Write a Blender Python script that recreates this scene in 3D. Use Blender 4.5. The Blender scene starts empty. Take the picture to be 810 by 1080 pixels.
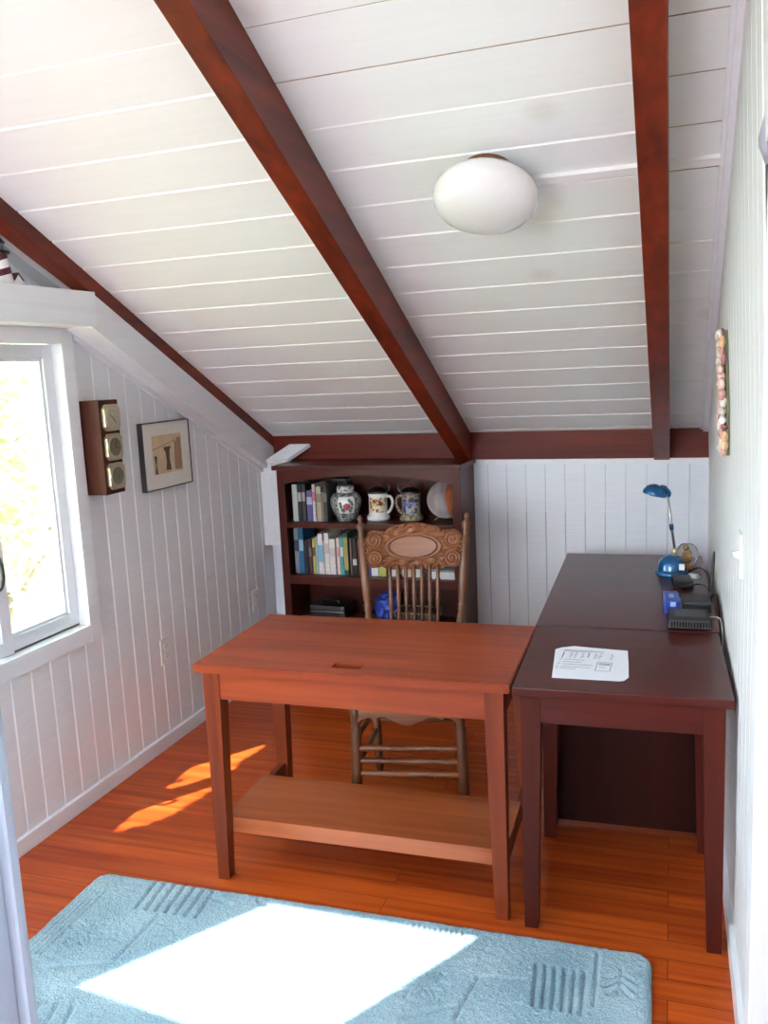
import bpy, bmesh, math, random
from mathutils import Vector, Matrix, noise
rnd = random.Random(7)
PI = math.pi
scn = bpy.context.scene
COL = scn.collection
V = Vector

# ------------------------------------------------------------------ materials
def srgb(r, g, b):
    f = lambda c: (c/255/12.92 if c/255 <= .04045 else ((c/255+.055)/1.055)**2.4)
    return (f(r), f(g), f(b), 1)

def new_mat(name):
    m = bpy.data.materials.new(name); m.use_nodes = True
    nt = m.node_tree; b = nt.nodes['Principled BSDF']
    return m, nt, b

def N(nt, t, **kw):
    n = nt.nodes.new(t)
    for k, v in kw.items():
        setattr(n, k, v)
    return n

def plain(name, col, rough=.5, metal=0, bump=0, scale=60, var=.06, spec=.5, coat=0):
    """flat colour with a little procedural variation"""
    m, nt, b = new_mat(name)
    tc = N(nt, 'ShaderNodeTexCoord'); nz = N(nt, 'ShaderNodeTexNoise')
    nz.inputs['Scale'].default_value = scale; nz.inputs['Detail'].default_value = 4
    nt.links.new(tc.outputs['Object'], nz.inputs['Vector'])
    mx = N(nt, 'ShaderNodeMixRGB'); mx.blend_type = 'MULTIPLY'; mx.inputs[0].default_value = 1
    mx.inputs[1].default_value = col
    rp = N(nt, 'ShaderNodeMapRange'); rp.inputs[3].default_value = 1-var; rp.inputs[4].default_value = 1+var
    rp.inputs[1].default_value = .3; rp.inputs[2].default_value = .7
    nt.links.new(nz.outputs[0], rp.inputs[0]); nt.links.new(rp.outputs[0], mx.inputs[2])
    nt.links.new(mx.outputs[0], b.inputs['Base Color'])
    b.inputs['Roughness'].default_value = rough; b.inputs['Metallic'].default_value = metal
    b.inputs['Specular IOR Level'].default_value = spec; b.inputs['Coat Weight'].default_value = coat
    if bump:
        bp = N(nt, 'ShaderNodeBump'); bp.inputs['Strength'].default_value = bump; bp.inputs['Distance'].default_value = .004
        nt.links.new(nz.outputs[0], bp.inputs['Height']); nt.links.new(bp.outputs[0], b.inputs['Normal'])
    return m

def wood(name, dark, light, axis=0, scale=1, rough=.4, coat=.0, knots=0, bump=.05, spec=.5):
    """long grain along one object axis"""
    m, nt, b = new_mat(name)
    tc = N(nt, 'ShaderNodeTexCoord'); mp = N(nt, 'ShaderNodeMapping')
    s = [26*scale]*3; s[axis] = 1.6*scale
    mp.inputs['Scale'].default_value = s
    nt.links.new(tc.outputs['Object'], mp.inputs['Vector'])
    n1 = N(nt, 'ShaderNodeTexNoise'); n1.inputs['Scale'].default_value = 1.0; n1.inputs['Detail'].default_value = 5
    n1.inputs['Distortion'].default_value = .6
    nt.links.new(mp.outputs[0], n1.inputs['Vector'])
    mp2 = N(nt, 'ShaderNodeMapping'); s2 = [5*scale]*3; s2[axis] = .7*scale; mp2.inputs['Scale'].default_value = s2
    nt.links.new(tc.outputs['Object'], mp2.inputs['Vector'])
    n2 = N(nt, 'ShaderNodeTexNoise'); n2.inputs['Scale'].default_value = 1.0; n2.inputs['Detail'].default_value = 2
    nt.links.new(mp2.outputs[0], n2.inputs['Vector'])
    ad = N(nt, 'ShaderNodeMath'); ad.operation = 'ADD'
    nt.links.new(n1.outputs[0], ad.inputs[0]); nt.links.new(n2.outputs[0], ad.inputs[1])
    hf = N(nt, 'ShaderNodeMath'); hf.operation = 'MULTIPLY'; hf.inputs[1].default_value = .5
    nt.links.new(ad.outputs[0], hf.inputs[0])
    rp = N(nt, 'ShaderNodeValToRGB'); rp.color_ramp.elements[0].position = .34; rp.color_ramp.elements[1].position = .66
    rp.color_ramp.elements[0].color = dark; rp.color_ramp.elements[1].color = light
    nt.links.new(hf.outputs[0], rp.inputs[0])
    out = rp.outputs[0]
    if knots:
        vo = N(nt, 'ShaderNodeTexVoronoi'); vo.inputs['Scale'].default_value = knots
        nt.links.new(tc.outputs['Object'], vo.inputs['Vector'])
        kr = N(nt, 'ShaderNodeMapRange'); kr.inputs[1].default_value = .03; kr.inputs[2].default_value = .09
        kr.inputs[3].default_value = .35; kr.inputs[4].default_value = 1
        nt.links.new(vo.outputs['Distance'], kr.inputs[0])
        mx = N(nt, 'ShaderNodeMixRGB'); mx.blend_type = 'MULTIPLY'; mx.inputs[0].default_value = 1
        nt.links.new(out, mx.inputs[1]); nt.links.new(kr.outputs[0], mx.inputs[2]); out = mx.outputs[0]
    nt.links.new(out, b.inputs['Base Color'])
    b.inputs['Roughness'].default_value = rough; b.inputs['Coat Weight'].default_value = coat; b.inputs['Coat Roughness'].default_value = .2
    b.inputs['Specular IOR Level'].default_value = spec
    if bump:
        bp = N(nt, 'ShaderNodeBump'); bp.inputs['Strength'].default_value = bump; bp.inputs['Distance'].default_value = .003
        nt.links.new(n1.outputs[0], bp.inputs['Height']); nt.links.new(bp.outputs[0], b.inputs['Normal'])
    return m

def painted(name, col, axis, fine, rough=.5, bump=.35, knots=0, knot_col=(.6, .5, .45, 1), fine_amt=.035):
    """white painted timber: fine saw marks running along `axis`, faint knots"""
    m, nt, b = new_mat(name)
    tc = N(nt, 'ShaderNodeTexCoord'); mp = N(nt, 'ShaderNodeMapping')
    s = [fine]*3; s[axis] = fine*.04; mp.inputs['Scale'].default_value = s
    nt.links.new(tc.outputs['Object'], mp.inputs['Vector'])
    n1 = N(nt, 'ShaderNodeTexNoise'); n1.inputs['Scale'].default_value = 1; n1.inputs['Detail'].default_value = 3
    nt.links.new(mp.outputs[0], n1.inputs['Vector'])
    n2 = N(nt, 'ShaderNodeTexNoise'); n2.inputs['Scale'].default_value = 3.2; n2.inputs['Detail'].default_value = 3
    nt.links.new(tc.outputs['Object'], n2.inputs['Vector'])
    r1 = N(nt, 'ShaderNodeMapRange'); r1.inputs[1].default_value = .35; r1.inputs[2].default_value = .65; r1.inputs[3].default_value = 1-fine_amt; r1.inputs[4].default_value = 1+fine_amt*.5
    nt.links.new(n1.outputs[0], r1.inputs[0])
    mx = N(nt, 'ShaderNodeMixRGB'); mx.blend_type = 'MULTIPLY'; mx.inputs[0].default_value = 1; mx.inputs[1].default_value = col
    nt.links.new(r1.outputs[0], mx.inputs[2]); out = mx.outputs[0]
    if knots:
        vo = N(nt, 'ShaderNodeTexVoronoi'); vo.inputs['Scale'].default_value = knots
        nt.links.new(tc.outputs['Object'], vo.inputs['Vector'])
        kr = N(nt, 'ShaderNodeMapRange'); kr.inputs[1].default_value = .04; kr.inputs[2].default_value = .13
        kr.inputs[3].default_value = .33; kr.inputs[4].default_value = 0
        nt.links.new(vo.outputs['Distance'], kr.inputs[0])
        m2 = N(nt, 'ShaderNodeMixRGB'); m2.inputs[2].default_value = knot_col
        nt.links.new(kr.outputs[0], m2.inputs[0]); nt.links.new(out, m2.inputs[1]); out = m2.outputs[0]
    nt.links.new(out, b.inputs['Base Color'])
    b.inputs['Roughness'].default_value = rough
    bp = N(nt, 'ShaderNodeBump'); bp.inputs['Strength'].default_value = bump; bp.inputs['Distance'].default_value = .002
    nt.links.new(n1.outputs[0], bp.inputs['Height']); nt.links.new(bp.outputs[0], b.inputs['Normal'])
    return m

def floor_mat():
    m, nt, b = new_mat('fir_floor')
    tc = N(nt, 'ShaderNodeTexCoord'); mp = N(nt, 'ShaderNodeMapping'); mp.inputs['Rotation'].default_value = (0, 0, math.radians(-1.5))
    nt.links.new(tc.outputs['Object'], mp.inputs['Vector'])
    br = N(nt, 'ShaderNodeTexBrick'); br.offset = .37; br.inputs['Scale'].default_value = 1
    br.inputs['Brick Width'].default_value = 2.3; br.inputs['Row Height'].default_value = .083
    br.inputs['Mortar Size'].default_value = .0012; br.inputs['Mortar Smooth'].default_value = .2; br.inputs['Bias'].default_value = 0
    br.inputs['Color1'].default_value = (0, 0, 0, 1); br.inputs['Color2'].default_value = (1, 1, 1, 1); br.inputs['Mortar'].default_value = (.5, .5, .5, 1)
    nt.links.new(mp.outputs[0], br.inputs['Vector'])
    mg = N(nt, 'ShaderNodeMapping'); mg.inputs['Scale'].default_value = (1.3, 34, 30)
    nt.links.new(mp.outputs[0], mg.inputs['Vector'])
    av = N(nt, 'ShaderNodeVectorMath'); av.operation = 'ADD'
    nt.links.new(mg.outputs[0], av.inputs[0])
    sc = N(nt, 'ShaderNodeVectorMath'); sc.operation = 'SCALE'; sc.inputs['Scale'].default_value = 17
    nt.links.new(br.outputs['Color'], sc.inputs[0]); nt.links.new(sc.outputs[0], av.inputs[1])
    n1 = N(nt, 'ShaderNodeTexNoise'); n1.inputs['Scale'].default_value = 1; n1.inputs['Detail'].default_value = 4; n1.inputs['Distortion'].default_value = .5
    nt.links.new(av.outputs[0], n1.inputs['Vector'])
    rp = N(nt, 'ShaderNodeValToRGB'); e = rp.color_ramp.elements
    e[0].position = .32; e[0].color = srgb(166, 58, 14); e[1].position = .68; e[1].color = srgb(204, 92, 33)
    nt.links.new(n1.outputs[0], rp.inputs[0])
    pv = N(nt, 'ShaderNodeMapRange'); pv.inputs[3].default_value = .88; pv.inputs[4].default_value = 1.06
    nt.links.new(br.outputs['Color'], pv.inputs[0])
    mx = N(nt, 'ShaderNodeMixRGB'); mx.blend_type = 'MULTIPLY'; mx.inputs[0].default_value = 1
    nt.links.new(rp.outputs[0], mx.inputs[1]); nt.links.new(pv.outputs[0], mx.inputs[2])
    m2 = N(nt, 'ShaderNodeMixRGB'); m2.inputs[2].default_value = srgb(96, 36, 12)
    nt.links.new(br.outputs['Fac'], m2.inputs[0]); nt.links.new(mx.outputs[0], m2.inputs[1])
    nt.links.new(m2.outputs[0], b.inputs['Base Color'])
    b.inputs['Roughness'].default_value = .36; b.inputs['Specular IOR Level'].default_value = .4
    return m

def glass_pane_mat():
    m, nt, b = new_mat('window_glass')
    nt.nodes.remove(b); out = nt.nodes['Material Output']
    tr = N(nt, 'ShaderNodeBsdfTransparent'); tr.inputs[0].default_value = (.95, .97, .96, 1)
    gl = N(nt, 'ShaderNodeBsdfGlossy'); gl.inputs['Roughness'].default_value = .02
    mx = N(nt, 'ShaderNodeMixShader'); mx.inputs[0].default_value = .05
    nt.links.new(tr.outputs[0], mx.inputs[1]); nt.links.new(gl.outputs[0], mx.inputs[2]); nt.links.new(mx.outputs[0], out.inputs[0])
    return m

def speckle(name, cols, scale, rough=.3, coat=.3):
    m, nt, b = new_mat(name)
    tc = N(nt, 'ShaderNodeTexCoord'); vo = N(nt, 'ShaderNodeTexVoronoi'); vo.inputs['Scale'].default_value = scale
    nt.links.new(tc.outputs['Object'], vo.inputs['Vector'])
    sp = N(nt, 'ShaderNodeSeparateColor'); nt.links.new(vo.outputs['Color'], sp.inputs[0])
    rp = N(nt, 'ShaderNodeValToRGB'); rp.color_ramp.interpolation = 'CONSTANT'
    els = rp.color_ramp.elements
    for i, c in enumerate(cols):
        if i < 2:
            els[i].position = i/len(cols); els[i].color = c
        else:
            e = els.new(i/len(cols)); e.color = c
    nt.links.new(sp.outputs[0], rp.inputs[0]); nt.links.new(rp.outputs[0], b.inputs['Base Color'])
    b.inputs['Roughness'].default_value = rough; b.inputs['Coat Weight'].default_value = coat
    return m

M = {}
M['ceiling'] = painted('white_ceiling_board', srgb(233, 234, 234), 0, 60, .55, .05, 2.3, srgb(206, 190, 178), fine_amt=.015)
M['ceiling_v'] = painted('white_board_edge', srgb(238, 237, 236), 0, 40, .45, .05)  # groove sides paler than the boards, the light they catch put into the colour
M['ceiling_raw'] = painted('bare_board_edge', srgb(178, 158, 134), 0, 40, .6, .1)
M['wall_h'] = painted('white_rough_sawn_panel', srgb(230, 232, 236), 1, 260, .5, .5)
M['wall_v'] = painted('white_vertical_sawn_panel', srgb(226, 227, 228), 2, 220, .5, .8)
M['groove'] = painted('panel_groove_paint', srgb(242, 243, 245), 2, 60, .45, .05)  # groove faces a lighter white than the board faces
M['backwall'] = painted('white_knee_wall_panel', srgb(232, 235, 244), 0, 150, .5, .3)
M['backgroove'] = painted('knee_wall_groove', srgb(206, 208, 218), 2, 60, .6, .05)
M['trim'] = painted('white_trim_paint', srgb(233, 235, 239), 1, 40, .38, .08)
M['vinyl'] = plain('white_vinyl', srgb(226, 228, 236), .3, var=.01)
M['beam_y'] = wood('red_stained_fir_beam', srgb(74, 21, 8), srgb(132, 46, 18), 1, 1, .42, .08, 1.7, spec=.3)
M['beam_x'] = wood('red_stained_fir_ledger', srgb(74, 20, 12), srgb(122, 40, 23), 0, 1, .5, .03, 2.0, spec=.25)
M['floor'] = floor_mat()
M['desk_x'] = wood('cherry_desk_wood', srgb(116, 42, 20), srgb(164, 74, 38), 0, 1, .33, .08, spec=.33)
M['desk_z'] = wood('cherry_desk_wood_upright', srgb(96, 37, 17), srgb(138, 60, 29), 2, 1, .38, .06, spec=.3)
M['shelf_x'] = wood('shelf_wood_lit', srgb(138, 64, 30), srgb(184, 98, 54), 0, 1, .36, .08, spec=.35)  # desk shelf wood, lightened to carry the window light on it
M['dark_x'] = wood('mahogany_table_wood', srgb(54, 14, 10), srgb(84, 25, 18), 0, .8, .30, .06, spec=.36)
M['dark_z'] = wood('mahogany_table_wood_upright', srgb(58, 17, 9), srgb(90, 30, 17), 2, .8, .42, .0, spec=.25)
M['dark_panel'] = wood('mahogany_panel_in_shade', srgb(34, 9, 5), srgb(56, 17, 10), 2, .8, .45, .0, spec=.2)  # end panel's mahogany darkened to carry the shade under the table
M['case_x'] = wood('bookcase_wood', srgb(56, 18, 11), srgb(88, 32, 22), 0, 1, .36, .06, spec=.3)
M['case_z'] = wood('bookcase_wood_upright', srgb(50, 17, 11), srgb(80, 29, 20), 2, 1, .40, .04, spec=.25)
M['oak_x'] = wood('pressed_oak', srgb(98, 52, 28), srgb(152, 94, 58), 0, 2, .4, .1)
M['oak_z'] = wood('turned_oak', srgb(74, 40, 22), srgb(126, 74, 44), 2, 2, .40, .1)  # turned oak, darkened to carry the shade on the chair legs
M['plaque'] = wood('oak_plaque_wood', srgb(40, 14, 9), srgb(84, 34, 18), 2, 2.4, .5, .0, spec=.25)
M['brass'] = plain('aged_brass', srgb(206, 196, 168), .3, .75, var=.08)
M['steel'] = plain('brushed_steel', srgb(190, 190, 195), .28, 1, var=.05)
M['pewter'] = plain('pewter', srgb(96, 96, 100), .35, 1, var=.1)
M['dialface'] = plain('silvered_dial', srgb(196, 190, 168), .4, .35, var=.06)
M['dialface_d'] = plain('grey_dial', srgb(128, 124, 104), .4, .35, var=.08)
M['black'] = plain('black_plastic', srgb(22, 22, 26), .4, var=.1)
M['blackm'] = plain('black_print', srgb(50, 50, 54), .7, var=.1)
M['blackgloss'] = plain('black_gloss', srgb(14, 14, 18), .16, var=.05)
M['white_pl'] = plain('white_plastic', srgb(232, 232, 230), .35, var=.01)
M['slot'] = plain('dark_slot', srgb(70, 66, 66), .6)
M['glassglobe'] = plain('opal_glass', srgb(232, 229, 228), .12, var=.01, coat=.6)
M['paper'] = plain('white_paper', srgb(232, 234, 244), .7, var=.015)
M['ink'] = plain('grey_ink', srgb(120, 122, 136), .8)
M['page'] = plain('book_pages', srgb(214, 205, 186), .8, var=.06)
M['glass'] = glass_pane_mat()
M['blue_lamp'] = plain('metallic_teal_blue', srgb(14, 92, 148), .25, .35, var=.08, coat=.6)
M['blue_fab'] = plain('blue_cloth', srgb(62, 92, 168), .8, bump=.4, scale=40, var=.3)
M['blue_pl'] = plain('translucent_blue_plastic', srgb(46, 74, 178), .3, var=.35, scale=50)
M['ceramic'] = plain('white_ceramic', srgb(232, 230, 230), .18, var=.02, coat=.4)
M['leaf'] = plain('leaf_green', srgb(120, 150, 74), .6, var=.3, scale=3)
M['leaf2'] = plain('leaf_green_light', srgb(158, 178, 104), .6, var=.3, scale=3)
for k_, c_ in (('leaf', srgb(150,176,110)), ('leaf2', srgb(186,202,140))):
    m, nt, b = new_mat('leaf_'+k_); out = nt.nodes['Material Output']
    tcl = N(nt, 'ShaderNodeTexCoord'); nl = N(nt, 'ShaderNodeTexNoise'); nl.inputs['Scale'].default_value = 3; nt.links.new(tcl.outputs['Object'], nl.inputs['Vector'])
    ml = N(nt, 'ShaderNodeMixRGB'); ml.inputs[1].default_value = c_; ml.inputs[2].default_value = srgb(200,212,160); nt.links.new(nl.outputs[0], ml.inputs[0])
    df = N(nt, 'ShaderNodeBsdfDiffuse'); tl = N(nt, 'ShaderNodeBsdfTranslucent'); mxl = N(nt, 'ShaderNodeMixShader'); mxl.inputs[0].default_value = .5
    nt.links.new(ml.outputs[0], df.inputs[0]); nt.links.new(ml.outputs[0], tl.inputs[0])
    nt.links.new(df.outputs[0], mxl.inputs[1]); nt.links.new(tl.outputs[0], mxl.inputs[2]); nt.links.new(mxl.outputs[0], out.inputs[0]); nt.nodes.remove(b)
    M[k_] = m
M['bark'] = plain('tree_bark', srgb(90, 74, 58), .9, bump=.5, scale=12, var=.3)
M['grass'] = plain('lawn', srgb(120, 140, 80), .9, var=.3, scale=2)

# ------------------------------------------------------------------ mesh helpers
class MB:
    """collects faces, built as ONE mesh object"""
    def __init__(s):
        s.bm = bmesh.new(); s.mats = []
    def mi(s, m):
        if m not in s.mats: s.mats.append(m)
        return s.mats.index(m)
    def box(s, x0, x1, y0, y1, z0, z1, m=None, bev=0, T=None):
        vs = [s.bm.verts.new(c) for c in ((x0,y0,z0),(x1,y0,z0),(x1,y1,z0),(x0,y1,z0),(x0,y0,z1),(x1,y0,z1),(x1,y1,z1),(x0,y1,z1))]
        return s._hex(vs, m, bev, T)
    def hexa(s, pts, m=None, bev=0, T=None):
        """8 points: bottom ring 4 (ccw), top ring 4"""
        vs = [s.bm.verts.new(p) for p in pts]
        return s._hex(vs, m, bev, T)
    def _hex(s, vs, m, bev, T):
        i = s.mi(m) if m else 0
        fs = []
        for q in ((3,2,1,0),(4,5,6,7),(0,1,5,4),(1,2,6,5),(2,3,7,6),(3,0,4,7)):
            f = s.bm.faces.new([vs[k] for k in q]); f.material_index = i; fs.append(f)
        if bev:
            es = list({e for f in fs for e in f.edges})
            r = bmesh.ops.bevel(s.bm, geom=es, offset=bev, segments=2, affect='EDGES', profile=.7)
            vs = list({v for f in r['faces'] for v in f.verts} | {v for v in vs if v.is_valid})
            for f in r['faces']: f.material_index = i
        if T is not None:
            bmesh.ops.transform(s.bm, matrix=T, verts=[v for v in vs if v.is_valid])
        return s
    def prism(s, poly, d, m=None, smooth=False):
        """poly: list of 3-D points (planar), d: extrusion vector"""
        i = s.mi(m) if m else 0
        d = V(d); a = [s.bm.verts.new(V(p)) for p in poly]; b = [s.bm.verts.new(V(p)+d) for p in poly]
        n = len(a)
        f = s.bm.faces.new(a[::-1]); f.material_index = i
        f = s.bm.faces.new(b); f.material_index = i
        for k in range(n):
            f = s.bm.faces.new((a[k], a[(k+1) % n], b[(k+1) % n], b[k])); f.material_index = i; f.smooth = smooth
        return s
    def lathe(s, prof, m=None, seg=20, T=None, cap=True, a0=0, a1=2*PI, smooth=True):
        """prof: [(r,z)...] turned about local z"""
        i = s.mi(m) if m else 0
        full = abs(a1-a0-2*PI) < 1e-6
        n = seg if full else seg+1
        rings = []
        for r, z in prof:
            ring = []
            for k in range(n):
                a = a0+(a1-a0)*k/seg
                p = V((r*math.cos(a), r*math.sin(a), z))
                ring.append(s.bm.verts.new(T @ p if T is not None else p))
            rings.append(ring)
        for j in range(len(rings)-1):
            for k in range(n if full else n-1):
                f = s.bm.faces.new((rings[j][k], rings[j][(k+1) % n], rings[j+1][(k+1) % n], rings[j+1][k]))
                f.material_index = i; f.smooth = smooth
        if cap and full:
            for ring, rev in ((rings[0], True), (rings[-1], False)):
                f = s.bm.faces.new(ring[::-1] if rev else ring); f.material_index = i
        return s
    def turned(s, p0, p1, prof, m=None, seg=14):
        """prof: [(t 0..1, r)] turned about the line p0->p1"""
        p0, p1 = V(p0), V(p1); d = p1-p0; L = d.length
        q = V((0,0,1)).rotation_difference(d.normalized())
        return s.lathe([(r, t*L) for t, r in prof], m, seg, Matrix.Translation(p0) @ q.to_matrix().to_4x4())
    def tube(s, pts, r, m=None, seg=8, smooth=True):
        i = s.mi(m) if m else 0
        pts = [V(p) for p in pts]; rs = r if isinstance(r, (list, tuple)) else [r]*len(pts)
        rings = []; up = None
        for k, p in enumerate(pts):
            t = (pts[min(k+1, len(pts)-1)]-pts[max(k-1, 0)]).normalized()
            if up is None:
                up = V((0,0,1)) if abs(t.z) < .9 else V((1,0,0))
            up = (up-t*up.dot(t)).normalized(); sd = t.cross(up)
            rings.append([s.bm.verts.new(p+(up*math.cos(2*PI*j/seg)+sd*math.sin(2*PI*j/seg))*rs[k]) for j in range(seg)])
        for a, b in zip(rings, rings[1:]):
            for j in range(seg):
                f = s.bm.faces.new((a[j], b[j], b[(j+1) % seg], a[(j+1) % seg])); f.material_index = i; f.smooth = smooth
        for ring, rev in ((rings[0], False), (rings[-1], True)):
            f = s.bm.faces.new(ring[::-1] if rev else ring); f.material_index = i
        return s
    def ball(s, c, r, m=None, sub=2, sc=(1,1,1), jit=0, T=None):
        i = s.mi(m) if m else 0
        ret = bmesh.ops.create_icosphere(s.bm, subdivisions=sub, radius=1)
        for v in ret['verts']:
            k = 1+(noise.noise(v.co*2.3+V(c)*19)*jit if jit else 0)
            v.co = V((v.co.x*r*sc[0]*k, v.co.y*r*sc[1]*k, v.co.z*r*sc[2]*k))
            if T is not None: v.co = T @ v.co
            v.co += V(c)
        for f in {f for v in ret['verts'] for f in v.link_faces}:
            f.material_index = i; f.smooth = True
        return s
    def build(s, name, m=None, parent=None, loc=None, rz=0, world=False):
        bmesh.ops.recalc_face_normals(s.bm, faces=s.bm.faces)
        me = bpy.data.meshes.new(name); s.bm.to_mesh(me); s.bm.free()
        if m and not s.mats: s.mats = [m]
        for k in s.mats: me.materials.append(k)
        o = bpy.data.objects.new(name, me); COL.objects.link(o)
        if parent: o.parent = parent
        if loc is not None: o.location = loc; o.rotation_euler = (0,0,rz)
        return o

def root(name, label, cat, loc=(0,0,0), rz=0, group=None, rot=None):
    o = bpy.data.objects.new(name, None); COL.objects.link(o); o.empty_display_size = .05
    o.location = loc; o.rotation_euler = rot if rot else (0,0,rz)
    return tag(o, label, cat, group)
def tag(o, label, cat, group=None):
    o['label'] = label; o['category'] = cat
    if group: o['group'] = group
    return o
def struct(o, label=None):
    o['kind'] = 'structure'
    if label: o['label'] = label
    return o
def spline(pts, n=8):
    """Catmull-Rom through pts"""
    P = [V(p) for p in pts]; out = []
    for i in range(len(P)-1):
        p0, p1, p2, p3 = P[max(i-1,0)], P[i], P[i+1], P[min(i+2,len(P)-1)]
        for k in range(n):
            t = k/n
            out.append(.5*((2*p1)+(p2-p0)*t+(2*p0-5*p1+4*p2-p3)*t*t+(3*p1-p0-3*p2+p3)*t**3))
    out.append(P[-1]); return out

# ------------------------------------------------------------------ room numbers (metres; camera above the origin)
EYE = 1.66
YB = 4.40                                     # knee wall face
XL = -2.275                                   # left wall face
SL = .458
def cz(y): return EYE-.3366+(4.40-y)*SL       # ceiling height
def xr(y): return .055+(4.40-y)*.0285         # right wall face
def b1x(y): return -2.11-.061*(y-2.355)       # right faces of the three beams
def b2x(y): return -.980-.0456*(y-1.68)
def b3x(y): return -.0625-.0243*(y-1.87)
NRM = V((0, -SL, -1)).normalized()            # down from the ceiling
SDIR = V((0, -1, SL)).normalized()            # up the slope, towards the camera

SUN_AZ = V((.58, .815)); SUN_AZ.normalize(); SUN_EL = math.radians(63)
SUN = V((SUN_AZ.x*math.cos(SUN_EL), SUN_AZ.y*math.cos(SUN_EL), -math.sin(SUN_EL)))   # travel direction

# ---- floor
b = MB(); b.box(-3.1, .5, -2.75, 4.5, -.06, 0)
struct(b.build('floor', M['floor']))

# ---- ceiling: tongue and groove boards, an unseen hole added to throw the rug's sun patch
b = MB()
X0, X1 = -2.46, .32
XA = -2.95                                     # roof runs on over an unseen alcove added to clear the sun's path
P0 = 1.943+.1623*16                           # first groove below the ledger
k = 0; y1 = 4.55
edges = [P0-.1623*i for i in range(0, 17)]
edges = [4.56]+[e for e in edges if e < 4.5]
def cp(x, y, up=0): return V((x, y, cz(y)))-NRM*up
for ya, yb in zip(edges, edges[1:]):
    # board between ya (low end) and yb (up-slope)
    c = .0045
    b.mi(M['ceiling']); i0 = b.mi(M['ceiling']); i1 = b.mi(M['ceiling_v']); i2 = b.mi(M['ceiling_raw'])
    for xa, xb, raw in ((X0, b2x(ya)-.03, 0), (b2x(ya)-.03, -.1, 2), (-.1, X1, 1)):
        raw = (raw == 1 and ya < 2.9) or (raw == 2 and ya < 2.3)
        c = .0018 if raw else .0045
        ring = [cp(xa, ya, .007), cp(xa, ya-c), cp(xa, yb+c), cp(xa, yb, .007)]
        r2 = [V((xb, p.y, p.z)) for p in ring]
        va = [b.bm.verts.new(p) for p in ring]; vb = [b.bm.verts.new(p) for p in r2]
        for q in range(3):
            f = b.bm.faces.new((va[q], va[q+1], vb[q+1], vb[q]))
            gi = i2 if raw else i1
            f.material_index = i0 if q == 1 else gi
# upper part with the added hole, outlined from the rug's sun patch
A_, B_, C_, D_ = [V(p) for p in ((-1.603,1.725,.015), (-1.247,2.226,.015), (-.581,2.247,.015), (-.93,1.66,.015))]
def to_roof(p):
    t = (EYE-.3366+4.40*SL-SL*p.y-p.z)/(-SUN.z-SL*(-SUN.y)*-1) if False else None
    # p - SUN*t on z = cz(y):  p.z - SUN.z t = K - SL (p.y - SUN.y t)
    K = EYE-.3366+4.40*SL
    t = (K-SL*p.y-p.z)/(-SUN.z-SL*SUN.y)
    return p-SUN*t
hole = [to_roof(p) for p in (A_, B_, C_, D_)]
ye = edges[-1]
RY = -.2
def quad(p, m):
    f = b.bm.faces.new([b.bm.verts.new(q) for q in p]); f.material_index = b.mi(m)
hl, hb, hc, hd = hole                          # A: left-low-y, B: left-high-y, C: right-high-y, D: right-low-y
quad([cp(X0, ye), cp(X1, ye), hc, hb], M['ceiling'])
quad([cp(X0, ye), hb, hl, cp(XA, 1.15), cp(X0, 1.15)], M['ceiling']); quad([cp(XA, 1.15), hl, cp(XA, RY)], M['ceiling'])
quad([cp(XA, RY), hl, hd, cp(X1, RY)], M['ceiling'])
quad([hc, cp(X1, ye), cp(X1, RY), hd], M['ceiling'])
# far slope of the roof behind the camera
quad([V((XA, RY, cz(RY))), V((X1, RY, cz(RY))), V((X1, -2.6, cz(RY)-2.4*SL)), V((XA, -2.6, cz(RY)-2.4*SL))], M['ceiling'])
# roof deck above (keeps daylight out of the board joints)
def deck(p): return [V(q)-NRM*.03 for q in p]
for p in ([cp(X0, 4.6), cp(X1, 4.6), cp(X1, ye), cp(X0, ye)],
          [cp(X0, ye), cp(X1, ye), hc, hb], [cp(X0, ye), hb, hl, cp(XA, 1.15), cp(X0, 1.15)], [cp(XA, 1.15), hl, cp(XA, RY)], [cp(XA, RY), hl, hd, cp(X1, RY)], [hc, cp(X1, ye), cp(X1, RY), hd]):
    quad(deck(p), M['trim'])
struct(b.build('ceiling'))

# ---- left wall: vertical grooved boards around the window opening
WY0, WY1, WZ0, WZ1 = 1.33, 2.757, EYE-.953, EYE+.156      # window opening
XF = lambda y, d: XL-d
def grooved(b, y0, y1, z0f, z1f, X, m, mg, g=.0048, d=.006):
    """one board between two grooves; X(y) gives the face"""
    for ya, yb, a_, b_ in ((y0, y0+g, d, 0), (y0+g, y1-g, 0, 0), (y1-g, y1, 0, d)):
        if z0f(ya) == 0 and X is not XF and ya > 1.7:     # split so that the lean starts at 1.1 m
            lo = [V((X(ya, a_), ya, 0)), V((X(yb, b_), yb, 0)), V((X(yb, b_), yb, 1.1)), V((X(ya, a_), ya, 1.1))]
            f = b.bm.faces.new([b.bm.verts.new(p) for p in lo]); f.material_index = b.mi(m if a_ == b_ else mg)
            zl = 1.1
        else: zl = None
        vs = [V((X(ya, a_), ya, z0f(ya) if zl is None else zl)), V((X(yb, b_), yb, z0f(yb) if zl is None else zl)), V((X(yb, b_), yb, z1f(yb))), V((X(ya, a_), ya, z1f(ya)))]
        f = b.bm.faces.new([b.bm.verts.new(p) for p in vs]); f.material_index = b.mi(m if a_ == b_ else mg)
b = MB(); b.mi(M['wall_h'])
G0 = 2.326; gs = .1021
ys = [G0+gs*i for i in range(-11, 22)]
TB = .055                                      # wall thickness behind the boards
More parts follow.
